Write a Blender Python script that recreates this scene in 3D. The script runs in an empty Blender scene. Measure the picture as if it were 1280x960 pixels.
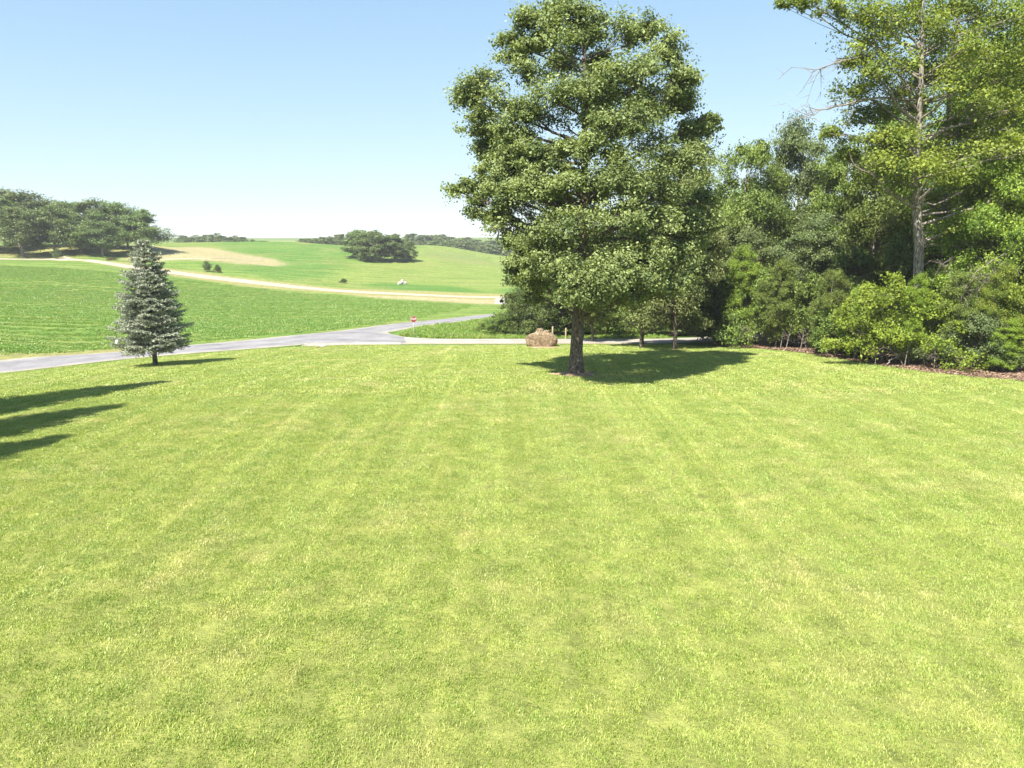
import bpy, bmesh, math, random
import numpy as np
from mathutils import Vector, noise as mnoise

# ------------------------------------------------------------------ camera, sky, sun, exposure
scene = bpy.context.scene
C = scene.collection
CAM = np.array([0.0, 0.0, 7.5])
F = 880.0                      # focal length in pixels of a 1280 px wide picture
PITCH = math.atan2(480 - 298, F)
cd = bpy.data.cameras.new('camera'); cam = bpy.data.objects.new('camera', cd); C.objects.link(cam)
cd.sensor_width = 36; cd.lens = 36 * F / 1280; cd.clip_start = 0.1; cd.clip_end = 20000
cam.location = CAM; cam.rotation_euler = (math.pi / 2 - PITCH, 0, 0)
scene.camera = cam
SUN_EL = math.radians(56); SUN_AZ = math.atan2(-0.58, -0.81)
world = bpy.data.worlds.new("World"); scene.world = world; world.use_nodes = True
wn = world.node_tree.nodes; wl = world.node_tree.links
bg = wn['Background']; sky = wn.new('ShaderNodeTexSky'); sky.sky_type = 'NISHITA'; sky.sun_disc = False
sky.sun_elevation = SUN_EL; sky.sun_rotation = SUN_AZ % (2 * math.pi)
sky.air_density = 1.0; sky.dust_density = 0.2; sky.ozone_density = 1.2; sky.altitude = 200
# bright parts of the sky roll off softly, as on a hazy summer morning
sc_ = wn.new('ShaderNodeVectorMath'); sc_.operation = 'MULTIPLY_ADD'; sc_.inputs[1].default_value = (0.25, 0.25, 0.25); sc_.inputs[2].default_value = (1, 1, 1)
dv_ = wn.new('ShaderNodeVectorMath'); dv_.operation = 'DIVIDE'; tn_ = wn.new('ShaderNodeVectorMath'); tn_.operation = 'MULTIPLY'; tn_.inputs[1].default_value = (0.89, 1.045, 1.16)
wl.new(sky.outputs[0], sc_.inputs[0]); wl.new(sky.outputs[0], dv_.inputs[0]); wl.new(sc_.outputs[0], dv_.inputs[1]); wl.new(dv_.outputs[0], tn_.inputs[0])
wl.new(tn_.outputs[0], bg.inputs[0]); bg.inputs[1].default_value = 0.142
sl = bpy.data.lights.new('sun', 'SUN'); sun = bpy.data.objects.new('sun', sl); C.objects.link(sun)
sl.energy = 4.9; sl.angle = math.radians(0.55); sl.color = (1.0, 0.95, 0.86)
sdir = Vector((math.sin(SUN_AZ) * math.cos(SUN_EL), math.cos(SUN_AZ) * math.cos(SUN_EL), math.sin(SUN_EL)))
sun.rotation_euler = sdir.to_track_quat('Z', 'Y').to_euler()
sun.location = sdir * 100
scene.view_settings.view_transform = 'Standard'; scene.view_settings.look = 'None'
scene.view_settings.gamma = 1.0; scene.view_settings.exposure = 1.45
scene.cycles.max_bounces = 5; scene.cycles.diffuse_bounces = 2; scene.cycles.transmission_bounces = 4
scene.cycles.volume_bounces = 0; scene.cycles.caustics_reflective = False; scene.cycles.caustics_refractive = False
scene.cycles.use_denoising = True
random.seed(7)

# ------------------------------------------------------------------ small helpers
def P(px, py, Y):
    """world point at forward distance Y seen in direction of picture point (px, py) of the 1280x960 photo"""
    a = (px - 640) / F; b = (480 - py) / F
    d = np.array([a, math.cos(PITCH) + b * math.sin(PITCH), -math.sin(PITCH) + b * math.cos(PITCH)])
    return CAM + d * (Y / d[1])

def mesh(name, v, f, mat=None, smooth=False, tint=None):
    v = np.asarray(v, dtype=np.float32); f = np.asarray(f, dtype=np.int32)
    me = bpy.data.meshes.new(name); k = f.shape[1]
    me.vertices.add(len(v)); me.vertices.foreach_set('co', v.ravel())
    me.loops.add(f.size); me.loops.foreach_set('vertex_index', f.ravel())
    me.polygons.add(len(f)); me.polygons.foreach_set('loop_start', np.arange(0, f.size, k, dtype=np.int32))
    if smooth: me.polygons.foreach_set('use_smooth', np.ones(len(f), dtype=bool))
    if tint is not None:
        a = me.attributes.new('tint', 'FLOAT', 'FACE'); a.data.foreach_set('value', np.asarray(tint, dtype=np.float32))
    me.update(calc_edges=True)
    if mat: me.materials.append(mat)
    return me

def obj(name, me, parent=None, loc=(0, 0, 0), rz=0.0, scl=None):
    o = bpy.data.objects.new(name, me); C.objects.link(o); o.location = loc; o.rotation_euler = (0, 0, rz)
    if scl is not None: o.scale = scl
    if parent: o.parent = parent
    return o

def tag(o, label=None, cat=None, group=None, kind=None):
    for k, val in (('label', label), ('category', cat), ('group', group), ('kind', kind)):
        if val: o[k] = val
    return o

def thing(name, label, cat, loc=(0, 0, 0), rz=0, group=None):
    o = bpy.data.objects.new(name, None); C.objects.link(o); o.empty_display_size = 0.2
    o.location = loc; o.rotation_euler = (0, 0, rz)
    return tag(o, label, cat, group)

def merge(parts):
    vs, fs, n = [], [], 0
    for v, f in parts:
        vs.append(v); fs.append(f + n); n += len(v)
    return np.concatenate(vs), np.concatenate(fs)

def tube(pts, rad, n=6):
    pts = np.asarray(pts, float); rad = np.asarray(rad, float); m = len(pts)
    t = np.gradient(pts, axis=0); t /= np.linalg.norm(t, axis=1)[:, None] + 1e-9
    ref = np.where(np.abs(t[:, 2:3]) > 0.9, np.array([[1.0, 0, 0]]), np.array([[0, 0, 1.0]]))
    u = np.cross(t, ref); u /= np.linalg.norm(u, axis=1)[:, None] + 1e-9
    if m > 1:
        for i in range(1, m):
            w = u[i - 1] - t[i] * np.dot(u[i - 1], t[i]); l = np.linalg.norm(w)
            if l > 1e-6: u[i] = w / l
    w = np.cross(t, u)
    a = np.linspace(0, 2 * np.pi, n, endpoint=False)
    ring = u[:, None, :] * np.cos(a)[None, :, None] + w[:, None, :] * np.sin(a)[None, :, None]
    v = (pts[:, None, :] + ring * rad[:, None, None]).reshape(-1, 3)
    i = np.arange(m - 1)[:, None] * n; j = np.arange(n)[None, :]; k = (j + 1) % n
    f = np.stack([i + j, i + k, i + n + k, i + n + j], -1).reshape(-1, 4)
    return v, f

def box(x0, y0, z0, x1, y1, z1):
    v = np.array([[x, y, z] for z in (z0, z1) for y in (y0, y1) for x in (x0, x1)], float)
    f = np.array([[0, 2, 3, 1], [4, 5, 7, 6], [0, 1, 5, 4], [2, 6, 7, 3], [0, 4, 6, 2], [1, 3, 7, 5]])
    return v, f

# ------------------------------------------------------------------ materials
def new_mat(name):
    m = bpy.data.materials.new(name); m.use_nodes = True
    nt = m.node_tree; nt.nodes.clear()
    out = nt.nodes.new('ShaderNodeOutputMaterial')
    return m, nt, nt.nodes, nt.links, out

def ramp(N, pts):
    r = N.new('ShaderNodeValToRGB'); e = r.color_ramp.elements
    while len(e) < len(pts): e.new(0.5)
    for q, (p, c) in zip(e, pts): q.position = p; q.color = (*c, 1)
    return r

def noise_node(N, L, vec, scale, detail=4, rough=0.55, dist=0.0):
    n = N.new('ShaderNodeTexNoise'); n.inputs['Scale'].default_value = scale; n.inputs['Detail'].default_value = detail
    n.inputs['Roughness'].default_value = rough; n.inputs['Distortion'].default_value = dist
    L.new(vec, n.inputs['Vector']); return n.outputs[0]

def mixc(N, L, fac, a, b, mode='MIX'):
    m = N.new('ShaderNodeMix'); m.data_type = 'RGBA'; m.blend_type = mode
    for s, v in ((m.inputs[0], fac), (m.inputs[6], a), (m.inputs[7], b)):
        if hasattr(v, 'is_output'): L.new(v, s)
        elif isinstance(v, (int, float)): s.default_value = v
        else: s.default_value = (*v, 1)
    return m.outputs[2]

def mathn(N, L, op, a, b=None, c=None, clamp=False):
    m = N.new('ShaderNodeMath'); m.operation = op; m.use_clamp = clamp
    for s, v in zip(m.inputs, (a, b, c)):
        if v is None: continue
        if hasattr(v, 'is_output'): L.new(v, s)
        else: s.default_value = v
    return m.outputs[0]

def leaf_mat(name, dark, light, trans=0.35, tcol=None, gloss=0.12):
    m, nt, N, L, out = new_mat(name)
    at = N.new('ShaderNodeAttribute'); at.attribute_name = 'tint'
    oi = N.new('ShaderNodeObjectInfo')
    r = ramp(N, [(0.0, dark), (1.0, light)]); L.new(at.outputs['Fac'], r.inputs[0])
    hv = N.new('ShaderNodeHueSaturation'); L.new(r.outputs[0], hv.inputs['Color'])
    L.new(mathn(N, L, 'MULTIPLY_ADD', oi.outputs['Random'], 0.022, 0.487), hv.inputs['Hue'])
    L.new(mathn(N, L, 'MULTIPLY_ADD', oi.outputs['Random'], 0.3, 0.85), hv.inputs['Value'])
    d = N.new('ShaderNodeBsdfDiffuse'); L.new(hv.outputs[0], d.inputs[0])
    t = N.new('ShaderNodeBsdfTranslucent')
    tc = mixc(N, L, 1.0, hv.outputs[0], tcol or (1.25, 1.2, 0.55), 'MULTIPLY'); L.new(tc, t.inputs[0])
    mx = N.new('ShaderNodeMixShader'); mx.inputs[0].default_value = trans
    L.new(d.outputs[0], mx.inputs[1]); L.new(t.outputs[0], mx.inputs[2])
    g = N.new('ShaderNodeBsdfGlossy'); g.inputs['Roughness'].default_value = 0.5; g.inputs[0].default_value = (0.75, 0.8, 0.7, 1)
    fr = N.new('ShaderNodeLayerWeight'); fr.inputs[0].default_value = 0.25
    m2 = N.new('ShaderNodeMixShader'); L.new(mathn(N, L, 'MULTIPLY_ADD', fr.outputs['Fresnel'], 0.06, gloss * 0.12), m2.inputs[0])
    L.new(mx.outputs[0], m2.inputs[1]); L.new(g.outputs[0], m2.inputs[2])
    L.new(m2.outputs[0], out.inputs[0]); return m

def rough_mat(name, pts, scale=6, bump=0.4, bscale=20, rough=0.9, stretch=(1, 1, 1), detail=6, dist=0.6):
    m, nt, N, L, out = new_mat(name)
    tc = N.new('ShaderNodeTexCoord'); mp = N.new('ShaderNodeMapping'); mp.inputs['Scale'].default_value = stretch
    L.new(tc.outputs['Object'], mp.inputs[0])
    n = noise_node(N, L, mp.outputs[0], scale, detail, 0.6, dist)
    r = ramp(N, pts); L.new(n, r.inputs[0])
    b = N.new('ShaderNodeBsdfPrincipled'); b.inputs['Roughness'].default_value = rough
    b.inputs['Specular IOR Level'].default_value = 0.2
    L.new(r.outputs[0], b.inputs['Base Color'])
    n2 = noise_node(N, L, mp.outputs[0], bscale, 8, 0.65, 0.3)
    bp = N.new('ShaderNodeBump'); bp.inputs['Strength'].default_value = bump; bp.inputs['Distance'].default_value = 0.05
    L.new(n2, bp.inputs['Height']); L.new(bp.outputs[0], b.inputs['Normal'])
    L.new(b.outputs[0], out.inputs[0]); return m

def plain_mat(name, col, rough=0.5, metal=0.0):
    m, nt, N, L, out = new_mat(name)
    b = N.new('ShaderNodeBsdfPrincipled'); b.inputs['Roughness'].default_value = rough; b.inputs['Metallic'].default_value = metal
    tc = N.new('ShaderNodeTexCoord')
    n = noise_node(N, L, tc.outputs['Object'], 9, 5, 0.6)
    r = ramp(N, [(0.3, tuple(c * 0.82 for c in col)), (0.7, tuple(min(1, c * 1.08) for c in col))]); L.new(n, r.inputs[0])
    L.new(r.outputs[0], b.inputs['Base Color']); L.new(b.outputs[0], out.inputs[0]); return m

M_OAK = leaf_mat('oak_leaves', (0.095, 0.132, 0.04), (0.285, 0.335, 0.12), 0.34)
M_DARK = leaf_mat('dark_leaves', (0.05, 0.085, 0.02), (0.155, 0.215, 0.05), 0.32)
M_MID = leaf_mat('mid_leaves', (0.08, 0.13, 0.024), (0.24, 0.31, 0.065), 0.34)
M_YEL = leaf_mat('yellow_green_leaves', (0.14, 0.22, 0.02), (0.31, 0.40, 0.05), 0.42)
M_TALL = leaf_mat('tall_tree_leaves', (0.10, 0.165, 0.022), (0.33, 0.41, 0.06), 0.42)
M_GREY = leaf_mat('grey_green_leaves', (0.085, 0.13, 0.045), (0.22, 0.28, 0.11))
M_FAR = leaf_mat('grove_leaves', (0.07, 0.115, 0.035), (0.19, 0.25, 0.085), 0.32)
M_DRY = leaf_mat('dry_leaves', (0.14, 0.10, 0.04), (0.22, 0.19, 0.08), 0.3)
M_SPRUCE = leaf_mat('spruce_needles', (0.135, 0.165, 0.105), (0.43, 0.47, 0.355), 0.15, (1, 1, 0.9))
M_BARK = rough_mat('oak_bark', [(0.34, (0.03, 0.023, 0.018)), (0.48, (0.12, 0.092, 0.072)), (0.6, (0.25, 0.205, 0.165)), (0.74, (0.38, 0.32, 0.27))], 7, 1.0, 14, stretch=(3.2, 3.2, 0.7))
M_BARK2 = rough_mat('grey_bark', [(0.34, (0.08, 0.065, 0.055)), (0.5, (0.24, 0.205, 0.17)), (0.64, (0.44, 0.39, 0.34))], 6, 1.0, 14, stretch=(2.0, 2.0, 0.6))
M_TWIG = rough_mat('bare_wood', [(0.3, (0.15, 0.12, 0.10)), (0.7, (0.32, 0.28, 0.24))], 6, 0.3, 20)
M_ROCK = rough_mat('boulder_stone', [(0.25, (0.055, 0.04, 0.025)), (0.42, (0.16, 0.115, 0.068)), (0.58, (0.27, 0.205, 0.13)), (0.75, (0.44, 0.38, 0.28))], 3.2, 0.9, 10, dist=1.0)
M_PALE = rough_mat('pale_stone', [(0.3, (0.24, 0.22, 0.19)), (0.7, (0.46, 0.43, 0.39))], 3, 0.6, 9)
M_CONC = rough_mat('pale_concrete', [(0.3, (0.32, 0.30, 0.27)), (0.7, (0.54, 0.52, 0.48))], 3, 0.4, 9)
M_POST = rough_mat('post_wood', [(0.3, (0.26, 0.20, 0.12)), (0.7, (0.42, 0.34, 0.22))], 6, 0.4, 18, stretch=(3, 3, 0.4))

# ------------------------------------------------------------------ terrain height
CTRL = []
for X in (-110, -60, -30, -12, 0, 12, 30, 60, 110):
    for Y in (-60, -20, 0, 12, 22):
        CTRL.append((X, Y, 0.0))
for X in (-14, 0, 14, 28): CTRL.append((X, 32, -0.02))
for X, Y, Z in ((-80, 60, -2.5), (-110, 120, -1), (80, 45, 0), (70, 70, -1.0), (50, 60, -1.2), (60, 100, -2.5), (110, 100, -2), (100, 200, -3), (60, 160, -5), (150, 400, 0)):
    CTRL.append((X, Y, Z))
for px, py, Y in (
    (720, 468, 41), (195, 456, 50.5), (770, 441, 55), (450, 460, 46), (330, 450, 53), (60, 485, 38.5), (560, 445, 54),
    (520, 427, 70), (640, 427, 70), (740, 427, 70), (840, 425, 71),
    (600, 396.5, 104), (520, 403.5, 92), (440, 414, 80), (400, 422.5, 73), (320, 429, 69.5), (180, 442, 63), (0, 458, 56),
    (560, 412, 84), (620, 408, 92),
    (1280, 475, 37.5), (1090, 455, 44), (1000, 440, 51), (880, 432, 60),
    (640, 372, 150), (500, 367.5, 165), (400, 361.5, 175), (300, 351, 185), (210, 339, 195), (130, 328, 205), (85, 323, 210), (0, 324, 200),
    (300, 400, 100), (300, 375, 140), (80, 380, 110), (80, 430, 70), (80, 350, 150), (0, 430, 66), (0, 390, 92), (0, 350, 145),
    (500, 390, 115), (600, 381, 132), (420, 400, 98), (180, 420, 76), (180, 375, 125), (420, 375, 145),
    (0, 316, 225), (100, 315, 228), (200, 315, 235), (100, 304, 275), (0, 305, 275), (190, 305, 285),
    (170, 325, 216), (250, 315, 250), (350, 330, 240), (330, 341, 208), (260, 306.5, 300), (290, 325, 235),
    (400, 306, 330), (380, 303.5, 352), (330, 303, 372), (420, 335, 238), (450, 310, 335), (470, 327, 268), (520, 324, 285), (505, 316, 330),
    (560, 312, 400), (600, 322, 385), (630, 330, 350), (520, 345, 230), (600, 350, 222), (630, 362, 182), (440, 352, 205), (680, 350, 250),
    (250, 306, 430), (400, 306, 440), (560, 311, 520), (640, 322, 520), (480, 312, 430)):
    CTRL.append(tuple(P(px, py, Y)))
CTRL = np.array(CTRL)
def warp(x, y):
    s = np.maximum(y, 0) + 25
    return x / s, np.log(s) * 1.0 + np.minimum(y, 0) / 25
cu, cv = warp(CTRL[:, 0], CTRL[:, 1])
def phi(du, dv): return -np.sqrt(du * du + dv * dv + 0.004)
_A = phi(cu[:, None] - cu[None], cv[:, None] - cv[None]); n_ = len(CTRL)
_K = np.zeros((n_ + 1, n_ + 1)); _K[:n_, :n_] = _A - np.eye(n_) * 0.004; _K[:n_, n_] = 1; _K[n_, :n_] = 1
_W = np.linalg.solve(_K, np.append(CTRL[:, 2], 0))
def terr(x, y):
    x = np.asarray(x, float); y = np.asarray(y, float); sh = x.shape
    u, v = warp(x.ravel(), y.ravel()); out = np.empty(len(u))
    for i in range(0, len(u), 20000):
        out[i:i + 20000] = phi(u[i:i + 20000, None] - cu[None], v[i:i + 20000, None] - cv[None]) @ _W[:n_] + _W[n_]
    yy = y.ravel(); t = np.clip((yy - 520) / 700, 0, 1); t = t * t * (3 - 2 * t)
    far = 8.6 + 1.2 * np.sin(x.ravel() / 420 + 0.6) + np.clip(yy - 1200, 0, 3000) * 0.0007
    return (out * (1 - t) + far * t).reshape(sh)

_s = np.concatenate([np.arange(8, 120, 0.25), np.geomspace(120, 1500, 1500)])
def hit(px, py):
    """where the line of sight through (px, py) meets the ground"""
    a = P(px, py, 1.0) - CAM
    q = CAM[None] + a[None] * _s[:, None]
    below = q[:, 2] < terr(q[:, 0], q[:, 1])
    i = int(np.argmax(below)) if below.any() else len(_s) - 1
    p = q[i].copy()
    if i > 0:
        p0, p1 = q[i - 1], q[i]
        d0 = p0[2] - terr(p0[0], p0[1]); d1 = p1[2] - terr(p1[0], p1[1])
        p = p0 + (p1 - p0) * (d0 / (d0 - d1 + 1e-9))
    return p

def hits(lst): return np.array([hit(*p) for p in lst])

def inside(poly, x, y):
    r = np.zeros(x.shape, bool); n = len(poly)
    for i in range(n):
        x0, y0 = poly[i][:2]; x1, y1 = poly[(i + 1) % n][:2]
        c = ((y0 > y) != (y1 > y)) & (x < (x1 - x0) * (y - y0) / (y1 - y0 + 1e-12) + x0); r ^= c
    return r
def seg_dist(poly, x, y, closed=True):
    d = np.full(x.shape, 1e9); n = len(poly)
    for i in range(n if closed else n - 1):
        a = poly[i][:2]; b = poly[(i + 1) % n][:2]; ab = b - a; l = ab @ ab + 1e-9
        t = np.clip(((x - a[0]) * ab[0] + (y - a[1]) * ab[1]) / l, 0, 1)
        d = np.minimum(d, np.hypot(x - a[0] - t * ab[0], y - a[1] - t * ab[1]))
    return d

# ------------------------------------------------------------------ ground sheet
rows = np.concatenate([np.arange(-60, 8, 4.0), np.arange(8, 90, 0.5), np.geomspace(90, 5000, 330)])
cols = np.concatenate([-np.geomspace(4, 0.96, 36), np.linspace(-0.95, 0.95, 330), np.geomspace(0.96, 4, 36)])
GX = cols[None, :] * (np.maximum(rows, 0) + 25)[:, None]; GY = np.repeat(rows[:, None], len(cols), 1)
GZ = terr(GX, GY)
rng = np.random.default_rng(3)
nr, nc = GX.shape
gv = np.stack([GX, GY, GZ], -1).reshape(-1, 3)
ii = np.arange(nr - 1)[:, None] * nc; jj = np.arange(nc - 1)[None]
gf = np.stack([ii + jj, ii + jj + 1, ii + nc + jj + 1, ii + nc + jj], -1).reshape(-1, 4)

LAWN = hits([(-260, 500), (-100, 476), (0, 467), (100, 456.5), (180, 448), (290, 439), (400, 432.5), (480, 431.5), (640, 431.5), (760, 431), (845, 431), (880, 434),
             (950, 437), (1000, 442), (1090, 456), (1180, 467), (1280, 477), (1450, 500)])
LAWN = np.vstack([LAWN, [(40, 8, 0), (-40, 8, 0)]])
TRI = hits([(498, 420), (520, 410), (560, 405), (610, 398.5), (640, 394), (700, 392), (845, 424), (640, 424.5), (520, 424)])
GREENS = {'crop': (0.088, 0.17, 0.028), 'pale': (0.135, 0.195, 0.042), 'deep': (0.066, 0.155, 0.025), 'tan': (0.34, 0.275, 0.165),
          'dry': (0.27, 0.24, 0.10), 'olive': (0.15, 0.19, 0.055), 'lawn': (0.20, 0.22, 0.06), 'far': (0.045, 0.10, 0.03), 'soil': (0.10, 0.07, 0.045), 'weedy': (0.10, 0.19, 0.03)}
col = np.empty((len(gv), 3)); col[:] = GREENS['crop']; roww = np.ones(len(gv)) * 1.0
gx, gy = gv[:, 0], gv[:, 1]
wob = np.array([mnoise.noise(Vector((a * 0.06, b * 0.035, 0.3))) for a, b in zip(gx, gy)])
def zone(pts, c, feather, row=0.3, strength=1.0, world=False):
    poly = np.asarray(pts, float) if world else hits(pts)
    lo = poly[:, :2].min(0) - feather * 3; hi = poly[:, :2].max(0) + feather * 3
    k = np.where((gx > lo[0]) & (gx < hi[0]) & (gy > lo[1]) & (gy < hi[1]))[0]
    x, y = gx[k], gy[k]; d = seg_dist(poly, x, y) * np.where(inside(poly, x, y), 1, -1) + wob[k] * feather * 1.2
    w = np.clip(d / feather * 0.5 + 0.5, 0, 1); w = (w * w * (3 - 2 * w) * strength)
    col[k] = col[k] * (1 - w[:, None]) + np.array(GREENS[c]) * w[:, None]; roww[k] = roww[k] * (1 - w) + row * w
far_w = np.clip((gy - 480) / 500, 0, 1)[:, None]; col = col * (1 - far_w) + np.array(GREENS['far']) * far_w
zone([(210, 299), (420, 300), (450, 311), (430, 330), (420, 352), (330, 346), (250, 332), (300, 322)], 'deep', 3, 0.6)
zone([(370, 352), (430, 340), (470, 330), (500, 320), (520, 314), (560, 308), (640, 312), (690, 340), (690, 368), (500, 363), (420, 357)], 'pale', 5, 0.9)
zone([(520, 318), (545, 312), (600, 320), (640, 332), (600, 332), (545, 325)], 'olive', 5, 0.2)
zone([(440, 356), (480, 352), (560, 357), (615, 366), (520, 364)], 'deep', 3, 0.3)
zone([(620, 362), (700, 355), (700, 368), (630, 368)], 'deep', 3, 0.3)
zone([(330, 301), (420, 301), (425, 305), (380, 306)], 'dry', 4, 0.1, 0.7)
zone([(150, 322), (200, 309), (250, 308.5), (300, 317), (335, 323), (354, 330), (340, 332.5), (300, 330.5), (262, 326.5), (215, 325), (175, 327), (150, 324)], 'tan', 3.0, 0.25, .85)
zone([(-80, 309), (80, 306), (200, 307), (215, 313), (120, 320), (-80, 321)], 'dry', 4, 0.0, 0.75)
zone([(110, 328), (160, 328), (260, 341), (330, 350.5), (400, 357.5), (520, 363.5), (640, 368), (640, 379), (590, 379), (520, 374), (400, 366), (300, 357), (200, 343)], 'dry', 1.5, 0.0, 0.85)
zone([(430, 368.5), (520, 371), (640, 376), (640, 381), (600, 381), (500, 374)], 'tan', 1.5, 0.0, 0.8)
zone([(76, 400), (80, 372), (86, 360), (92, 362), (86, 380), (80, 402)], 'dry', 1.2, 0.0, 0.6)
zone([(-120, 452), (0, 441), (75, 437), (150, 431), (200, 430), (200, 437), (100, 445), (0, 452), (-120, 468)], 'dry', 1.0, 0.0, 0.8)
zone(TRI, 'weedy', 0.8, 0.0, world=True)
zone(LAWN, 'lawn', 0.4, 0.0, world=True)
MULCH = np.vstack([hits([(905, 433), (960, 436), (1010, 441), (1090, 455), (1150, 463), (1210, 470), (1280, 476), (1400, 488)]), [(60, 42, 0), (60, 75, 0), (20, 72, 0)]])
zone(MULCH, 'soil', 0.5, 0.0, world=True)
ROADW = []
m, nt, N, L, out = new_mat('ground_cover')
geo = N.new('ShaderNodeNewGeometry'); pos = geo.outputs['Position']
ac = N.new('ShaderNodeAttribute'); ac.attribute_name = 'cover'
ar = N.new('ShaderNodeAttribute'); ar.attribute_name = 'rows'
mp = N.new('ShaderNodeMapping'); mp.inputs['Rotation'].default_value = (0, 0, math.radians(-14)); L.new(pos, mp.inputs[0])
wv = N.new('ShaderNodeTexWave'); wv.bands_direction = 'Y'; wv.inputs['Scale'].default_value = 0.055; wv.inputs['Distortion'].default_value = 3.5
wv.inputs['Detail'].default_value = 3; wv.inputs['Detail Scale'].default_value = 0.35; L.new(mp.outputs[0], wv.inputs[0])
wv2 = N.new('ShaderNodeTexWave'); wv2.bands_direction = 'Y'; wv2.inputs['Scale'].default_value = 0.19; wv2.inputs['Distortion'].default_value = 2.0
wv2.inputs['Detail'].default_value = 2; wv2.inputs['Detail Scale'].default_value = 0.6; L.new(mp.outputs[0], wv2.inputs[0])
nA = noise_node(N, L, pos, 0.045, 5, 0.6, 0.5); nB = noise_node(N, L, pos, 1.3, 6, 0.7); nC = noise_node(N, L, pos, 0.3, 5, 0.65)
ms_ = N.new('ShaderNodeMapping'); ms_.inputs['Rotation'].default_value = (0, 0, math.radians(-10)); ms_.inputs['Scale'].default_value = (0.022, 0.30, 1); L.new(pos, ms_.inputs[0])
st1 = noise_node(N, L, ms_.outputs[0], 1.0, 5, 0.7, 0.4)
st1 = mathn(N, L, 'MULTIPLY', mathn(N, L, 'SUBTRACT', st1, 0.42, clamp=True), 4.0, clamp=True)
w = mathn(N, L, 'ADD', mathn(N, L, 'MULTIPLY', wv.outputs['Fac'], 0.35), mathn(N, L, 'MULTIPLY', st1, 0.85))
w = mathn(N, L, 'MULTIPLY', mathn(N, L, 'MULTIPLY', w, ar.outputs['Fac']), mathn(N, L, 'MULTIPLY_ADD', nC, 1.3, 0.05))
dk = ramp(N, [(.38, (.62, .72, .6)), (.52, (1, 1, 1))]); ms2 = N.new('ShaderNodeMapping'); ms2.inputs['Rotation'].default_value = (0, 0, math.radians(-12)); ms2.inputs['Scale'].default_value = (0.03, 0.42, 1); L.new(pos, ms2.inputs[0])
L.new(noise_node(N, L, ms2.outputs[0], 1.0, 4, .65, .3), dk.inputs[0]); cc0 = mixc(N, L, ar.outputs['Fac'], ac.outputs['Color'], mixc(N, L, 1.0, ac.outputs['Color'], dk.outputs[0], 'MULTIPLY'))
c1 = mixc(N, L, w, cc0, (0.235, 0.265, 0.075))
dryf = mathn(N, L, 'MULTIPLY', mathn(N, L, 'SUBTRACT', nA, 0.50, clamp=True), 3.0, clamp=True)
c1 = mixc(N, L, mathn(N, L, 'MULTIPLY', dryf, 0.6), c1, (0.24, 0.21, 0.085))
vr = ramp(N, [(0.25, (0.4, 0.45, 0.4)), (0.5, (0.95, 0.95, 0.95)), (0.75, (1.45, 1.4, 1.35))]); L.new(nB, vr.inputs[0])
c1 = mixc(N, L, 1.0, c1, vr.outputs[0], 'MULTIPLY')
b = N.new('ShaderNodeBsdfPrincipled'); b.inputs['Roughness'].default_value = 0.95; b.inputs['Specular IOR Level'].default_value = 0.1
L.new(c1, b.inputs['Base Color'])
bp = N.new('ShaderNodeBump'); bp.inputs['Strength'].default_value = 0.8; bp.inputs['Distance'].default_value = 0.25
L.new(noise_node(N, L, pos, 2.2, 6, 0.7), bp.inputs['Height']); L.new(bp.outputs[0], b.inputs['Normal']); L.new(b.outputs[0], out.inputs[0])
gme = mesh('ground', gv, gf, m, True)
a = gme.attributes.new('cover', 'FLOAT_COLOR', 'POINT'); a.data.foreach_set('color', np.c_[col, np.ones(len(col))].astype(np.float32).ravel())
a = gme.attributes.new('rows', 'FLOAT', 'POINT'); a.data.foreach_set('value', roww.astype(np.float32))
tag(obj('ground', gme), kind='structure')

# ------------------------------------------------------------------ roads draped on the ground
def ribbon(name, left, right, mat, lift, across=7, seam=0.0):
    """strip between two world-space edges"""
    def resample(p, n):
        p = np.asarray(p)[:, :2]; s = np.r_[0, np.cumsum(np.hypot(*np.diff(p, axis=0).T))]; t = np.linspace(0, s[-1], n)
        # Catmull style smoothing through dense linear interpolation + box filter
        q = np.stack([np.interp(t, s, p[:, 0]), np.interp(t, s, p[:, 1])], 1); k = max(1, n // (3 * len(p)))
        if k > 1:
            pad = np.vstack([np.repeat(q[:1], k, 0), q, np.repeat(q[-1:], k, 0)]); ker = np.ones(2 * k + 1) / (2 * k + 1)
            q = np.stack([np.convolve(pad[:, i], ker, 'valid') for i in (0, 1)], 1)
        return q
    ln = np.hypot(*(np.asarray(left)[-1, :2] - np.asarray(left)[0, :2])); n = int(max(40, ln * 1.6))
    a, b = resample(left, n), resample(right, n); t = np.linspace(0, 1, across)
    xy = a[:, None] * (1 - t)[None, :, None] + b[:, None] * t[None, :, None]
    jit = np.array([mnoise.noise(Vector((p[0] * .5, p[1] * .5, 4))) for p in xy.reshape(-1, 2)]).reshape(xy.shape[:2])
    ed = np.zeros(across); ed[0] = ed[-1] = seam; xy = xy + (jit * ed[None])[..., None]
    z = terr(xy[..., 0], xy[..., 1]) + lift * np.sin(np.clip(t, 0.0, 1) * np.pi)[None] ** 0.3 + 0.02
    v = np.concatenate([xy, z[..., None]], -1).reshape(-1, 3)
    i = np.arange(n - 1)[:, None] * across; j = np.arange(across - 1)[None]
    f = np.stack([i + j, i + j + 1, i + across + j + 1, i + across + j], -1).reshape(-1, 4)
    me = mesh(name, v, f, mat, True)
    at = me.attributes.new('side', 'FLOAT', 'POINT'); at.data.foreach_set('value', np.tile(t, n).astype(np.float32))
    return tag(obj(name, me), kind='structure')

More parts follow.
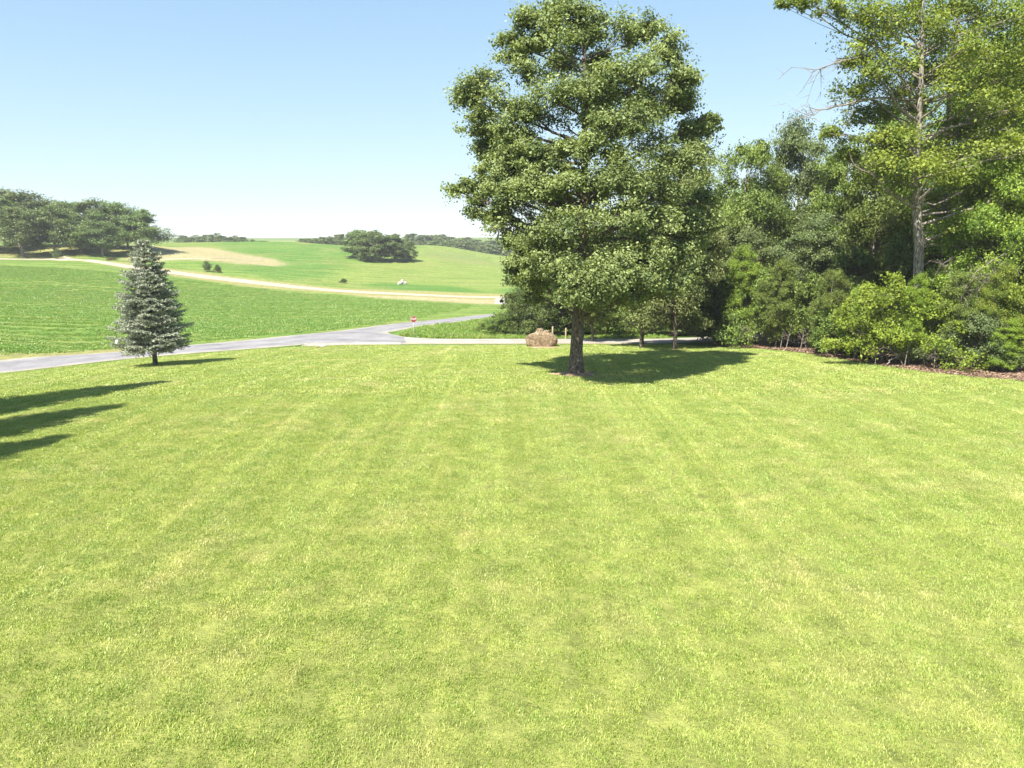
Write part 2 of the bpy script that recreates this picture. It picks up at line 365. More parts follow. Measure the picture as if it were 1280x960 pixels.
def road_mat(name, base, edge, track, var=0.35, scale=1.0):
    m, nt, N, L, out = new_mat(name)
    geo = N.new('ShaderNodeNewGeometry'); pos = geo.outputs['Position']
    s = N.new('ShaderNodeAttribute'); s.attribute_name = 'side'
    d = mathn(N, L, 'ABSOLUTE', mathn(N, L, 'SUBTRACT', s.outputs['Fac'], 0.5))
    nB = noise_node(N, L, pos, 0.5 * scale, 6, 0.7); nC = noise_node(N, L, pos, 6 * scale, 5, 0.7)
    e = mathn(N, L, 'MULTIPLY', mathn(N, L, 'SUBTRACT', mathn(N, L, 'MULTIPLY_ADD', nB, 0.12, d), 0.43, clamp=True), 12, clamp=True)
    tr = mathn(N, L, 'SUBTRACT', 1.0, mathn(N, L, 'MULTIPLY', mathn(N, L, 'ABSOLUTE', mathn(N, L, 'SUBTRACT', d, 0.23)), 9.0), clamp=True)
    c = mixc(N, L, mathn(N, L, 'MULTIPLY', tr, 0.6), base, track); c = mixc(N, L, e, c, edge)
    vr = ramp(N, [(0.3, (1 - var,) * 3), (0.7, (1 + var * 0.4,) * 3)]); L.new(nB, vr.inputs[0])
    c = mixc(N, L, 0.8, c, vr.outputs[0], 'MULTIPLY')
    vr2 = ramp(N, [(0.3, (0.8,) * 3), (0.7, (1.1,) * 3)]); L.new(nC, vr2.inputs[0]); c = mixc(N, L, 0.8, c, vr2.outputs[0], 'MULTIPLY')
    b = N.new('ShaderNodeBsdfPrincipled'); b.inputs['Roughness'].default_value = 0.9; b.inputs['Specular IOR Level'].default_value = 0.15
    L.new(c, b.inputs['Base Color'])
    bp = N.new('ShaderNodeBump'); bp.inputs['Strength'].default_value = 0.4; bp.inputs['Distance'].default_value = 0.05
    L.new(nC, bp.inputs['Height']); L.new(bp.outputs[0], b.inputs['Normal']); L.new(b.outputs[0], out.inputs[0]); return m

M_ROAD = road_mat('worn_asphalt', (0.24, 0.23, 0.235), (0.31, 0.28, 0.22), (0.17, 0.163, 0.17), 0.42)
M_GRAV = road_mat('drive_gravel', (0.33, 0.30, 0.26), (0.28, 0.25, 0.17), (0.40, 0.37, 0.325), 0.4)
M_LANE = road_mat('lane_gravel', (0.37, 0.32, 0.24), (0.26, 0.23, 0.12), (0.44, 0.39, 0.30), 0.35, 0.5)
far_edge = hits([(-260, 472), (-100, 459), (0, 450), (100, 443), (180, 436.5), (290, 427), (400, 416.5), (460, 409), (520, 402), (600, 393.5)])
near_edge = hits([(-260, 498), (-100, 475), (0, 466), (100, 455.5), (180, 447), (290, 438), (395, 430), (465, 419.5), (520, 409), (600, 398.2)])
ext = np.array([[10, 118, 0], [34, 138, 0.0]])
ribbon('road', np.vstack([far_edge, ext + [-2.6, 2, 0]]), np.vstack([near_edge, ext + [2.6, -1, 0]]), M_ROAD, 0.05, 9, 0.25)
apron_far = hits([(440, 411.5), (470, 412.5), (490, 417.5), (512, 422.5)])
apron_near = hits([(372, 433.2), (420, 431.6), (470, 430.9), (512, 430.6)])
ribbon('junction_apron', apron_far, apron_near, M_ROAD, 0.09, 9, 0.15)
drive_far = hits([(500, 420.5), (530, 423.7), (580, 424.2), (640, 424.2), (740, 424), (845, 423.5)])
drive_near = hits([(500, 430.6), (530, 430.4), (580, 430.4), (640, 430.4), (740, 430), (850, 429.5)])
ribbon('driveway', np.vstack([drive_far, [[26, 74.5, 0], [44, 80, 0]]]), np.vstack([drive_near, [[26, 71, 0], [46, 76, 0]]]), M_GRAV, 0.13, 9, 0.2)
gs_far = hits([(388, 430.9), (420, 429.4), (470, 428.9), (504, 428.7)]); gs_near = hits([(380, 433.4), (420, 431.8), (470, 431.1), (504, 430.9)])
ribbon('gravel_path', gs_far, gs_near, M_GRAV, 0.12, 5, 0.15)
lane_far = hits([(-120, 323), (0, 323.2), (60, 322.5), (95, 322.5), (130, 327), (160, 331.5), (210, 337), (300, 348.5), (400, 360), (500, 366.2), (590, 370.6), (660, 371.5), (740, 371)])
lane_near = hits([(-120, 325), (0, 325), (60, 324.5), (90, 326), (130, 331), (160, 336), (210, 342), (300, 353.8), (400, 363.6), (500, 368.9), (590, 373), (660, 373.8), (740, 373.2)])
ribbon('farm_lane', lane_far, lane_near, M_LANE, 0.12, 7, 0.3)
spur = hits([(90, 323), (75, 320.5), (68, 317.5), (66, 315)])
ribbon('farm_track', spur + [-1.5, 0, 0], spur + [1.5, 0, 0], M_LANE, 0.1, 5, 0.3)
tt = hits([(160, 326), (200, 324.5), (260, 323.6), (300, 323.6), (330, 325)])
ribbon('field_track', tt + [0, 0.9, 0], tt - [0, 0.9, 0], M_LANE, 0.1, 5, 0.3)

def patch(name, px, py, rx, ry, mat, seed, lift=0.03):
    c = hit(px, py); r = np.random.default_rng(seed); n = 48; k = 8
    a = np.linspace(0, 2 * np.pi, n, endpoint=False)
    ph = r.uniform(0, 6, 5); wob_ = 1 + sum(0.09 * np.sin((i + 2) * a + ph[i]) for i in range(5))
    rr = np.linspace(0.02, 1, k)
    x = c[0] + rr[:, None] * rx * wob_ * np.cos(a); y = c[1] + rr[:, None] * ry * wob_ * np.sin(a)
    z = terr(x, y) + lift * (1 - rr[:, None] ** 3) + 0.012
    v = np.stack([x, y, z], -1).reshape(-1, 3); i = np.arange(k - 1)[:, None] * n; j = np.arange(n)[None]
    f = np.stack([i + j, i + (j + 1) % n, i + n + (j + 1) % n, i + n + j], -1).reshape(-1, 4)
    return tag(obj(name, mesh(name, v, f, mat, True)), kind='structure'), c
M_SOIL = rough_mat('bare_soil', [(0.3, (0.20, 0.13, 0.08)), (0.55, (0.36, 0.26, 0.16)), (0.75, (0.48, 0.39, 0.25))], 1.6, 0.7, 12)
_, OAKP = patch('bare_soil_ground', 720, 467.5, 1.35, 1.2, M_SOIL, 1, 0.1)
_, BOULP = patch('sand_ground', 680, 434.2, 1.5, 0.9, M_SOIL, 2)

# ------------------------------------------------------------------ trees
def leaf_quads(c, size, rng, up=0.55, outward=None, elong=1.7, fold=0.0):
    """rhombic leaves at c (n,3)"""
    n = len(c)
    nm = rng.normal(size=(n, 3)); nm /= np.linalg.norm(nm, axis=1)[:, None]
    nm = nm * (1 - up * 0.6); nm[:, 2] += up
    if outward is not None: nm += outward * 0.45
    nm /= np.linalg.norm(nm, axis=1)[:, None] + 1e-9
    t = rng.normal(size=(n, 3)); t -= nm * np.sum(t * nm, 1)[:, None]; t /= np.linalg.norm(t, axis=1)[:, None] + 1e-9
    s = np.cross(nm, t); l = size * rng.uniform(0.5, 1.45, n)[:, None] * 0.5; w_ = l / elong * rng.uniform(0.8, 1.2, n)[:, None]
    v = np.stack([c - t * l, c + s * w_ + nm * l * 0.12, c + t * l - nm * l * 0.15, c - s * w_ + nm * l * 0.12], 1).reshape(-1, 3)
    f = np.arange(4 * n).reshape(-1, 4)
    return v, f

def bez(a, b, c, n):
    t = np.linspace(0, 1, n)[:, None]
    return a * (1 - t) ** 2 + 2 * b * t * (1 - t) + c * t ** 2

def grow(seed, height, trunk_r, pads, leaf=0.2, per=55, subs=10, twigs=True, lean=(0, 0), trunk_top=0.92, flare=1.5, flat=0.95, up=0.45, low_attach=0.35, sides=8, sub_sigma=0.31, swell=1.22):
    """pads: (n,4) centre x, y, z and radius in tree-local metres. Returns wood and leaf arrays."""
    r = np.random.default_rng(seed); wood = []
    k = 14; t = np.linspace(0, trunk_top, k); h = t * height
    wig = np.cumsum(r.normal(0, 0.012 * height / k * 3, (k, 2)), 0); wig[:2] = 0
    tp = np.c_[wig + np.outer(t, lean), h]; tp[0, 2] = -0.3
    tr = trunk_r * np.maximum(0.06, (1 - t / 1.02)) ** 0.8; tr[0] *= flare * 1.12; 
    tp = np.insert(tp, 1, [tp[0, 0], tp[0, 1], min(0.35, height * .03)], 0); tr = np.insert(tr, 1, tr[0] / flare * 1.08 * 1.0)
    wood.append(tube(tp, tr, sides + 4))
    LV, LF, LT, n = [], [], [], 0
    ctr = np.array([0, 0, height * 0.5])
    for p in pads:
        c = p[:3]; pr = p[3] * swell
        hor = math.hypot(c[0], c[1]); za = np.clip(c[2] - hor * r.uniform(low_attach * .7, low_attach * 1.8) - pr * .4, height * (0.165 if height > 18 else 0.08), height * trunk_top * 0.98)
        za = min(za, c[2] + 0.3) if c[2] > 0.6 else za
        x0 = np.interp(za, tp[:, 2], tp[:, 0]); y0 = np.interp(za, tp[:, 2], tp[:, 1]); r0 = np.interp(za, tp[:, 2], tr)
        a = np.array([x0, y0, za]); fill = len(p) > 4 and p[4] >= 0
        if fill: a = pads[int(p[4])][:3] * .8 + np.array([x0, y0, za]) * .2; r0 = .05; za = a[2]
        end = c + r.normal(0, 0.1, 3) * pr
        mid = a * 0.45 + end * 0.55; mid[2] = za + (c[2] - za) * r.uniform(0.35, 0.8); mid += r.normal(0, 0.09, 3) * (hor + .3)
        L_ = np.linalg.norm(end - a); br = min(r0 * 0.5, 0.011 * L_ + 0.008 * height ** .5)
        pts = bez(a, mid, end, 7); pts[1:-1] += r.normal(0, 0.02 * L_, (5, 3))
        wood.append(tube(pts, np.linspace(br, br * 0.22, 7), max(4, sides - 3)))
        ns = max(3, int(subs * r.uniform(0.8, 1.25)))
        d = r.normal(size=(ns, 3)); d /= np.linalg.norm(d, axis=1)[:, None]; d[:, 2] = np.abs(d[:, 2]) * 1.0 - 0.35
        q = c + d * pr * r.uniform(0.4, 1.15, ns)[:, None] * np.array([1, 1, flat])
        for s in range(ns):
            if twigs:
                st = pts[r.integers(3, 7)]; md = (st + q[s]) / 2 + r.normal(0, .08, 3) * pr
                wood.append(tube(bez(st, md, q[s], 4), np.array([.3, .22, .15, .08]) * br * 0.9 + 0.004, 3))
            m_ = int(per * r.uniform(0.6, 1.4)); sg = pr * sub_sigma * r.uniform(0.75, 1.3)
            g = r.normal(size=(m_, 3)) * sg * np.array([1.1, 1.1, 0.8])
            # ragged sprays: leaves run along a few shoots
            sh = r.normal(size=(5, 3)); sh[:, 2] = sh[:, 2] * .5 + .12; sh /= np.linalg.norm(sh, axis=1)[:, None]
            wch = r.integers(0, 5, m_); al = r.uniform(0, 1, m_)[:, None]
            g = g * 0.5 + sh[wch] * al * sg * 2.0
            pos = q[s] + g
            ow = pos - (c - np.array([0, 0, pr * 0.4])); ow /= np.linalg.norm(ow, axis=1)[:, None] + 1e-9
            v, f = leaf_quads(pos, leaf, r, up, ow)
            LV.append(v); LF.append(f + n); n += len(v)
            LT.append(np.clip(r.uniform(0.05, 0.9) + r.normal(0, .18, m_), 0, 1))
    wv_, wf_ = merge(wood)
    return (wv_, wf_), (np.concatenate(LV), np.concatenate(LF), np.concatenate(LT))

def pads_profile(seed, height, base, R, prof, n, pr, jitter=0.15, inner=0.25, lobe=1.0):
    """pads filling a crown: prof(t) gives the radius share at crown height t"""
    r = np.random.default_rng(seed); out = []
    lob = r.uniform(0, 6.28, 4); tries = 0
    while len(out) < n and tries < 4000:
        tries += 1
        t = r.uniform(0.02, 1); th = r.uniform(0, 2 * np.pi)
        Rm = R * prof(t) * (1 + lobe * (0.16 * math.sin(2 * th + lob[0] + 3 * t) + 0.12 * math.sin(3 * th + lob[1] - 4 * t)))
        rho = r.uniform(inner, 1) ** 0.55 * Rm
        c = np.array([math.cos(th) * rho, math.sin(th) * rho, base + t * (height - base)])
        rad = pr * r.uniform(0.75, 1.3) * (0.75 + 0.25 * (1 - t))
        if all(np.linalg.norm((c - o[:3]) * [1, 1, 1.2]) > 0.62 * (rad + o[3]) for o in out): out.append(np.r_[c, rad])
        if tries % 300 == 0: pr *= 0.93
    return np.array(out)

def tree_meshes(name, seed, **k):
    (wv_, wf_), (lv, lf, lt) = grow(seed, **k)
    return mesh(name + '_wood', wv_, wf_, M_BARK, True), mesh(name + '_leaves', lv, lf, M_OAK, False, lt)

def plant(name, label, cat, meshes, loc, rz=0, scl=1.0, leafmat=None, barkmat=None, group=None, parts=('trunk', 'crown')):
    t = thing(name, label, cat, loc, rz, group)
    if not hasattr(scl, '__len__'): scl = (scl,) * 3
    t.scale = scl
    for nm, me, mt in zip(parts, meshes, (barkmat, leafmat)):
        o = obj(nm, me, t)
        if mt:
            o.material_slots[0].link = 'OBJECT'; o.material_slots[0].material = mt
    return t

# --- the big oak on the lawn: boughs placed where the photograph shows them
OAK_Y = OAKP[1]
OP = [(705,12,20,0),(735,22,20,.5),(668,32,22,-1),(640,56,16,0),(690,52,24,-1.5),(730,62,26,1),(780,45,22,0),(813,36,15,.5),(835,62,18,0),(852,98,18,0),(812,92,26,-1.5),
      (770,98,26,-2),(652,92,20,-1),(690,112,26,-2.5),(735,122,26,-2),(598,104,18,0),(582,124,16,.5),(622,132,22,-1),(598,160,18,0),(645,160,24,-2),(843,135,18,1),(803,148,26,-2.5),
      (760,165,24,-3),(700,150,20,1),(602,192,14,1),(640,200,22,-1.5),(612,214,14,0),(582,238,16,0),(620,244,24,-1.5),(662,240,24,-3.5),(704,236,24,-4),(748,226,26,-3.5),(792,214,28,-3),
      (832,190,24,-1),(866,166,18,1),(886,158,9,1),(870,198,18,0),(848,230,26,-1.5),(878,250,18,1),(600,270,15,0),(640,284,26,-1.5),(685,290,28,-4),(730,284,28,-5),(780,268,30,-4),(822,280,28,-2.5),
      (862,284,24,-.5),(656,322,18,-2),(640,336,9,0),(690,332,24,-4.5),(735,345,30,-5.5),(772,332,28,-5),(718,366,18,-5.5),(756,362,22,-5.5),(815,330,26,-3.5),(850,328,22,-1),(670,356,14,-2),(664,376,10,-1.5),
      (800,352,20,-4.5),(676,300,22,2),(760,310,26,3),(720,260,26,4),(660,210,22,3),(790,180,26,3),(740,90,24,3),(690,85,20,3),(820,245,24,3),(840,310,22,3),(660,345,15,2),(700,345,22,3),(640,250,20,3.5),
      (770,230,24,5),(720,310,26,6),(800,300,24,6),(680,250,22,6),(760,140,24,4.5),(742,376,13,-5),(705,366,13,-4.5),(788,374,16,-4.5),(826,362,18,-3),(850,352,16,-2),(775,352,18,-5.5),(872,300,18,0),(648,182,15,-2.5),(668,190,14,-3),(640,226,14,-2),(690,205,13,-3.5),(662,212,13,-3),(850,115,15,0),(800,118,18,-1),(715,190,14,-3.5),(884,275,14,0),(668,345,14,-3),(700,190,16,4),(620,180,16,2.5)]
op = []
for px, py, r_, dy in OP:
    q = P(px, py, OAK_Y + dy) - OAKP; op.append(np.r_[q, r_ / F * (OAK_Y + dy) * 1.02, -1])
fr0 = np.random.default_rng(4); base_ = np.array(op)
for _ in range(190):
    i_ = fr0.integers(len(base_)); d_ = np.linalg.norm(base_[:, :3] - base_[i_, :3], axis=1); j_ = np.argsort(d_)[fr0.integers(1, 4)]; t_ = fr0.uniform(.25, .75)
    if d_[j_] > 1.35 * (base_[i_, 3] + base_[j_, 3]): continue
    m_ = base_[i_] * (1 - t_) + base_[j_] * t_; m_[:3] += fr0.normal(0, .25, 3); m_[3] *= fr0.uniform(.38, .7); m_[4] = i_; op.append(m_)
oak = tree_meshes('oak', 11, height=20.3, trunk_r=0.40, pads=np.array(op), leaf=0.155, per=115, subs=15, swell=1.2, sub_sigma=.30, flat=1.0, up=.42, trunk_top=0.9, flare=1.45, low_attach=0.3, sides=9)
plant('oak_tree', 'tall spreading oak with bark trunk alone in a soil ring on the mown lawn', 'tree', oak, OAKP, leafmat=M_OAK)

round_p = lambda t: math.sin(math.pi * min(1, 0.12 + 0.86 * t)) ** 0.6
dome_p = lambda t: (1 - 0.75 * t ** 2) ** 0.8 * min(1, 0.65 + t * 1.5)
tall_p = lambda t: math.sin(math.pi * (0.18 + 0.78 * t)) ** 0.7
bush_p = lambda t: (1 - t ** 2.2) ** 0.5

# shared kinds of tree, built once and reused (unit: metres, as built)
WOOD = [tree_meshes('wood%d' % i, 30 + i, height=14, trunk_r=0.2, pads=pads_profile(30 + i, 13.6, b_, 3.9, p_, 46, 1.25), leaf=0.19, per=120, subs=11, lean=(l_, 0), flare=1.3)
        for i, (b_, p_, l_) in enumerate([(1.5, round_p, .2), (2.2, tall_p, -.3), (1.2, dome_p, .4)])]
BUSH = [tree_meshes('bush%d' % i, 60 + i, height=3.4, trunk_r=0.06, pads=pads_profile(60 + i, 3.3, 0.5, 2.3, bush_p, 30, 0.58, lobe=1.9), leaf=0.125, per=90, subs=10, flare=1.0, low_attach=.5, sides=5)
        for i in range(3)]
GROVE = [tree_meshes('grove%d' % i, 80 + i, height=15, trunk_r=0.38, pads=pads_profile(80 + i, 14.8, 3.2, 6.2, dome_p if i % 2 else round_p, 34, 1.9), leaf=0.42, per=60, subs=9, twigs=False, flare=1.3, sides=6, sub_sigma=.34)
         for i in range(4)]
COPSE = [tree_meshes('copse%d' % i, 120 + i, height=12, trunk_r=0.3, pads=pads_profile(120 + i, 11.8, 1.2, 5.2, round_p, 34, 1.6), leaf=0.42, per=60, subs=9, twigs=False, sides=6) for i in range(2)]
CLUMP = [tree_meshes('far%d' % i, 95 + i, height=11, trunk_r=0.3, pads=pads_profile(95 + i, 10.8, 1.0, 4.6, dome_p, 22, 1.9), leaf=1.0, per=14, subs=7, twigs=False, sides=5, sub_sigma=.36)
         for i in range(3)]

def by_pic(px, Y, top, hw, meshes, mh, mr, name, label, cat='tree', rz=None, base_py=None, **k):
    """stand a tree at forward distance Y so that its top and half width agree with the photograph"""
    p = P(px, 400, Y); z = float(terr(p[0], p[1])); tz = P(px, top, Y)[2]
    sz = (tz - z) / mh; sr = hw * Y / F / mr
    return plant(name, label, cat, meshes, (p[0], p[1], z), rz if rz is not None else random.uniform(0, 6.28), (sr, sr, sz), **k)

# --- trees near the driveway, behind the oak
by_pic(845, 56.5, 205, 51, WOOD[0], 14, 4.2, 'shade_tree', 'bushy green tree whose sunlit pale trunk base stands at the right end of the shade', leafmat=M_OAK, rz=.5)
by_pic(803, 60, 250, 56, WOOD[1], 14, 4.2, 'shade_tree', 'bushy tree with dark trunk standing in the shade right of the oak by the driveway', leafmat=M_OAK, rz=2.1)
by_pic(741, 68.3, 290, 34, WOOD[1], 14, 4.2, 'shade_tree', 'lower bushy tree directly behind the oak at the driveway edge', leafmat=M_MID, rz=4)
# --- woods on the right
W = [  # px, Y, top, half width, mesh, leaf, bark, label
    (925, 66, 175, 52, 0, M_MID, 'airy green tree at the left end of the wood next to the shaded lawn trees'),
    (985, 70, 152, 48, 1, M_GREY, 'loose crowned grey green tree rising highest at the left part of the wood'),
    (905, 78, 235, 60, 2, M_MID, 'green tree deep behind the left end of the wood'),
    (1042, 63, 185, 46, 1, M_MID, 'leafy green tree in the hollow left of the tall tree'),
    (1005, 58, 270, 48, 2, M_GREY, 'low grey green tree in the middle of the wood edge'),
    (1085, 60, 175, 52, 0, M_MID, 'green tree just left behind the tall trunk'),
    (940, 61, 290, 50, 2, M_GREY, 'short dense grey green tree at the wood edge above thin pale stems'),
    (895, 63, 270, 44, 0, M_OAK, 'small green tree filling the gap beside the shaded trunks'),
    (1120, 68, 125, 64, 1, M_MID, 'green tree standing behind the tall trunk'),
    (1195, 58, 40, 72, 0, M_YEL, 'tall green tree right behind the tall trunk'),
    (1262, 53, 0, 84, 2, M_YEL, 'tall dense green tree at the right edge of the photo'),
    (1230, 45, 190, 58, 0, M_TALL, 'yellow green tree lit by the sun right of the tall trunk'),
    (1305, 44, 130, 70, 2, M_TALL, 'yellow green tree cut by the right edge of the photo'),
    (1330, 55, 30, 60, 1, M_DARK, 'dark tree beyond the right edge of the wood'),
]
for px, Y, top, hw, mi, lm, lab in W:
    by_pic(px, Y, top, hw, WOOD[mi], 14, 4.2, 'woodland_tree', lab, leafmat=lm, barkmat=M_BARK2, group='trees of the wood on the right')

# --- the tall tree with the pale trunk
TY = 46.0; tb = P(1152, 400, TY); tb[2] = float(terr(tb[0], tb[1]))
TP = [(1160,-60,40,0),(1110,-40,34,-1),(1210,-30,36,1),(1070,20,22,-.5),(1105,15,26,-1.5),(1040,10,14,-.5),(1010,2,13,-.5),(985,6,10,0),(1090,55,24,-1),(1120,75,24,-2),(1072,80,16,0),(1125,30,20,2),(1100,112,22,-.5),(1065,118,18,.5),
      (1125,130,20,2),(1190,40,26,-1),(1215,80,26,-1),(1190,110,24,-2),(1235,20,26,1),(1250,70,28,0),(1215,135,24,-1.5),(1180,160,20,-2.5),(1140,175,22,-2.5),(1100,178,20,-1),(1110,205,22,-2),(1075,150,18,1),(1040,170,14,1),
      (1150,215,22,-3),(1185,205,24,-2.5),(1220,190,26,-1),(1250,160,26,0),(1120,235,16,-1.5),(1185,245,18,-2),(1215,235,22,0),(1175,275,14,-1.5),(1200,285,14,-1),(1085,225,16,2),(1240,240,22,1),(1060,195,14,2),(1150,100,18,3),(1170,60,18,3)]
tr_ = np.random.default_rng(14)
for px, py in ((1185, 15), (1220, 45), (1250, 30), (1275, 60), (1265, 100), (1205, 60), (1230, 100), (1160, 40), (1140, 15), (1165, 95), (1210, 165), (1260, 140), (1275, 190), (1240, 205), (1195, 225), (1170, 190), (1145, 195), (1120, 185), (1090, 90), (1100, 35), (1135, 85), (1140, 130), (1180, 85), (1240, 130), (1225, 260), (1260, 235), (1150, 245), (1100, 140), (1280, 20), (1270, 270), (1205, 110), (1195, 165)):
    TP.append((px, py, tr_.uniform(15, 23), tr_.uniform(-2.5, 2.5)))
TP = [(px, py, r_, abs(dy) + 1.2 if abs(px - 1158) < 32 and (py < 165 or py > 235) else dy) for px, py, r_, dy in TP]
tp_ = np.array([np.r_[P(px, py, TY + dy) - tb, r_ / F * (TY + dy)] for px, py, r_, dy in TP])
top = P(1162, -70, TY) - tb
tall = tree_meshes('tall', 17, height=float(top[2]), trunk_r=0.37, pads=tp_, leaf=0.17, per=95, subs=13, swell=1.2, sub_sigma=.31, flat=1.0, lean=(float(top[0]), 0), trunk_top=0.97, flare=1.2, low_attach=.25, sides=9)
tt_ = plant('tall_tree', 'very tall tree with thick pale furrowed trunk and yellow green leaves above the bushes', 'tree', tall, tb, leafmat=M_TALL, barkmat=M_BARK2)

def bare_branch(name, seed, pts, r0, twn=14, tl=1.2, parent=None, origin=(0, 0, 0)):
    r = np.random.default_rng(seed); pts = np.array(pts) - origin
    t = np.linspace(0, 1, len(pts)); tt = np.linspace(0, 1, 14)
    pl = np.stack([np.interp(tt, t, pts[:, i]) for i in range(3)], 1); pl[1:-1] += r.normal(0, .06, (12, 3))
    parts = [tube(pl, np.linspace(r0, r0 * .15, 14), 5)]; main = (pl[-1] - pl[0]); main /= np.linalg.norm(main)
    for k in range(twn):
        i = r.integers(4, 14); a = pl[i]; d = main * r.uniform(.2, .9) + r.normal(0, .55, 3); d /= np.linalg.norm(d); l = tl * r.uniform(.4, 1.1)
        q = bez(a, a + d * l * .5 + r.normal(0, .1, 3) * l, a + d * l + r.normal(0, .12, 3) * l, 5)
        parts.append(tube(q, np.linspace(r0 * .35, r0 * .07, 5), 3))
        for _ in range(3):
            b0 = q[r.integers(1, 5)]; d2 = d + r.normal(0, .6, 3); d2 /= np.linalg.norm(d2); l2 = l * r.uniform(.25, .6)
            parts.append(tube(bez(b0, b0 + d2 * l2 * .5, b0 + d2 * l2 + r.normal(0, .05, 3), 4), np.linspace(r0 * .2, r0 * .05, 4), 3))
    v, f = merge(parts); return obj(name, mesh(name, v, f, M_TWIG, True), parent)
for sd, pl in ((1, [(1152, 62, 0), (1128, 52, -1), (1090, 66, -1), (1050, 78, -.6), (1022, 88, -.4), (990, 84, -.2)]), (2, [(1145, 125, 0), (1095, 122, -.8), (1050, 132, -.8), (1020, 142, -.8), (1000, 148, -.8)]),
               (3, [(1150, 265, 0), (1120, 245, -1.5), (1090, 220, -1.5), (1062, 205, -1.2)]), (4, [(1150, 112, 0), (1130, 108, -1.2), (1112, 112, -1.4)])):
    o = bare_branch('branch', sd, [P(a, b_, TY + c) for a, b_, c in pl], 0.085 if sd != 4 else .06, 15 if sd < 3 else 6, 1.5, tt_, tb); tag(o, 'bare grey branch without leaves')
def leaning_stem(name, label, pl, r0):
    pts = np.array([P(*q) for q in pl]); base = pts[0].copy(); base[2] = float(terr(base[0], base[1])); 
    t = thing(name, label, 'tree', base); p2 = np.vstack([base, pts[1:]]) - base
    tt = np.linspace(0, 1, 12); s = np.linspace(0, 1, len(p2)); q = np.stack([np.interp(tt, s, p2[:, i]) for i in range(3)], 1)
    q[1:-1] += np.random.default_rng(int(base[0] * 100)).normal(0, .05, (10, 3))
    v, f = tube(q, np.linspace(r0, r0 * .35, 12), 8); obj('trunk', mesh('trunk', v, f, M_BARK2, True), t); return t
def stem_pads(t, seed, pads, lm):
    b = np.array(t.location); pp = np.array([np.r_[P(px, py, Y) - b, r_ / F * Y] for px, py, r_, Y in pads])
    r = np.random.default_rng(seed); LV, LF, LT, n = [], [], [], 0
    for p in pp:
        for s in range(8):
            d = r.normal(size=3); d /= np.linalg.norm(d); q = p[:3] + d * p[3] * .8 * np.array([1, 1, .6]); m_ = 40
            pos = q + r.normal(size=(m_, 3)) * p[3] * .28; v, f = leaf_quads(pos, .22, r); LV.append(v); LF.append(f + n); n += len(v); LT.append(np.clip(r.normal(.5, .2, m_), 0, 1))
    obj('crown', mesh('crown', np.concatenate(LV), np.concatenate(LF), lm, False, np.concatenate(LT)), t)
s1 = leaning_stem('slanting_tree', 'slim pale trunk leaning right near the top right corner', [(1172, 420, 50), (1180, 300, 50), (1186, 120, 50), (1196, 40, 50), (1206, -30, 50)], .22); stem_pads(s1, 5, [(1206, -20, 28, 50), (1225, 5, 24, 50.5), (1185, 15, 18, 50)], M_MID)
s2 = leaning_stem('slanting_tree', 'brown trunk half hidden in leaves at the right edge of the photo', [(1262, 440, 48), (1268, 330, 48), (1272, 230, 48), (1268, 160, 48)], .17); stem_pads(s2, 6, [(1268, 150, 34, 47.5), (1250, 180, 28, 47), (1285, 190, 28, 47), (1262, 215, 22, 46.8), (1280, 120, 26, 47.5)], M_YEL)

# --- bushes along the wood edge and behind the driveway
B = [  # px, Y, top, half width, mesh, leaf, label
    (1108, 43.5, 352, 62, 0, M_YEL, 'bright yellow green bush at the foot of the tall pale trunk'),
    (1165, 42.0, 372, 52, 1, M_YEL, 'yellow green bush with bare lower stems right of the tall trunk base'),
    (1222, 40.3, 392, 42, 2, M_GREY, 'drooping grey green bush near the right edge of the wood'),
    (1280, 39.6, 352, 50, 0, M_YEL, 'leafy green bush cut by the right edge of the photo'),
    (1215, 44.5, 350, 48, 1, M_GREY, 'tangled olive bush below the dead branches'),
    (1050, 47.5, 385, 36, 2, M_MID, 'small green bush left of the bright yellow green bush'),
    (1010, 52.5, 350, 44, 0, M_MID, 'green bush in the shade at the middle of the wood edge'),
    (960, 55.5, 345, 46, 1, M_MID, 'green bush behind the thin pale stems'),
    (915, 59.5, 350, 44, 2, M_DARK, 'dark bush at the left end of the brown leaf litter'),
    (880, 63, 360, 36, 0, M_DARK, 'dark bush behind the right shaded trunk'),
    (1130, 49, 300, 46, 1, M_DARK, 'dark bush in the hollow beside the tall trunk'),
    (1180, 49, 310, 50, 2, M_MID, 'green bush right behind the tall trunk'),
    (1255, 46, 280, 50, 1, M_MID, 'tall green bush above the dead branches at right'),
    (1060, 52, 320, 44, 1, M_DARK, 'dark bush between the hollow and the bright bush'),
    (632, 78.5, 391, 26, 0, M_MID, 'leafy green bush at the left end of the driveway hedge'),
    (610, 80, 400, 14, 1, M_MID, 'small loose bush beside the road left of the driveway hedge'),
    (662, 79, 352, 34, 1, M_DARK, 'dark bush behind the big boulder'),
    (700, 77, 360, 42, 2, M_DARK, 'dark bush left of the oak trunk across the driveway'),
    (760, 79, 370, 44, 0, M_MID, 'green bush across the driveway right of the oak trunk'),
    (815, 78, 360, 46, 1, M_MID, 'green bush across the driveway between the shaded trunks'),
    (860, 77, 350, 40, 2, M_DARK, 'dark bush across the driveway at its right end'),
]
for px, Y, top, hw, mi, lm, lab in B:
    by_pic(px, Y + (1.3 if px > 870 else 0), top, hw, BUSH[mi], 3.4, 2.5, 'bush', lab, 'bush', leafmat=lm, barkmat=M_TWIG, parts=('stem', 'foliage'), group='bushes at the wood edge and driveway')
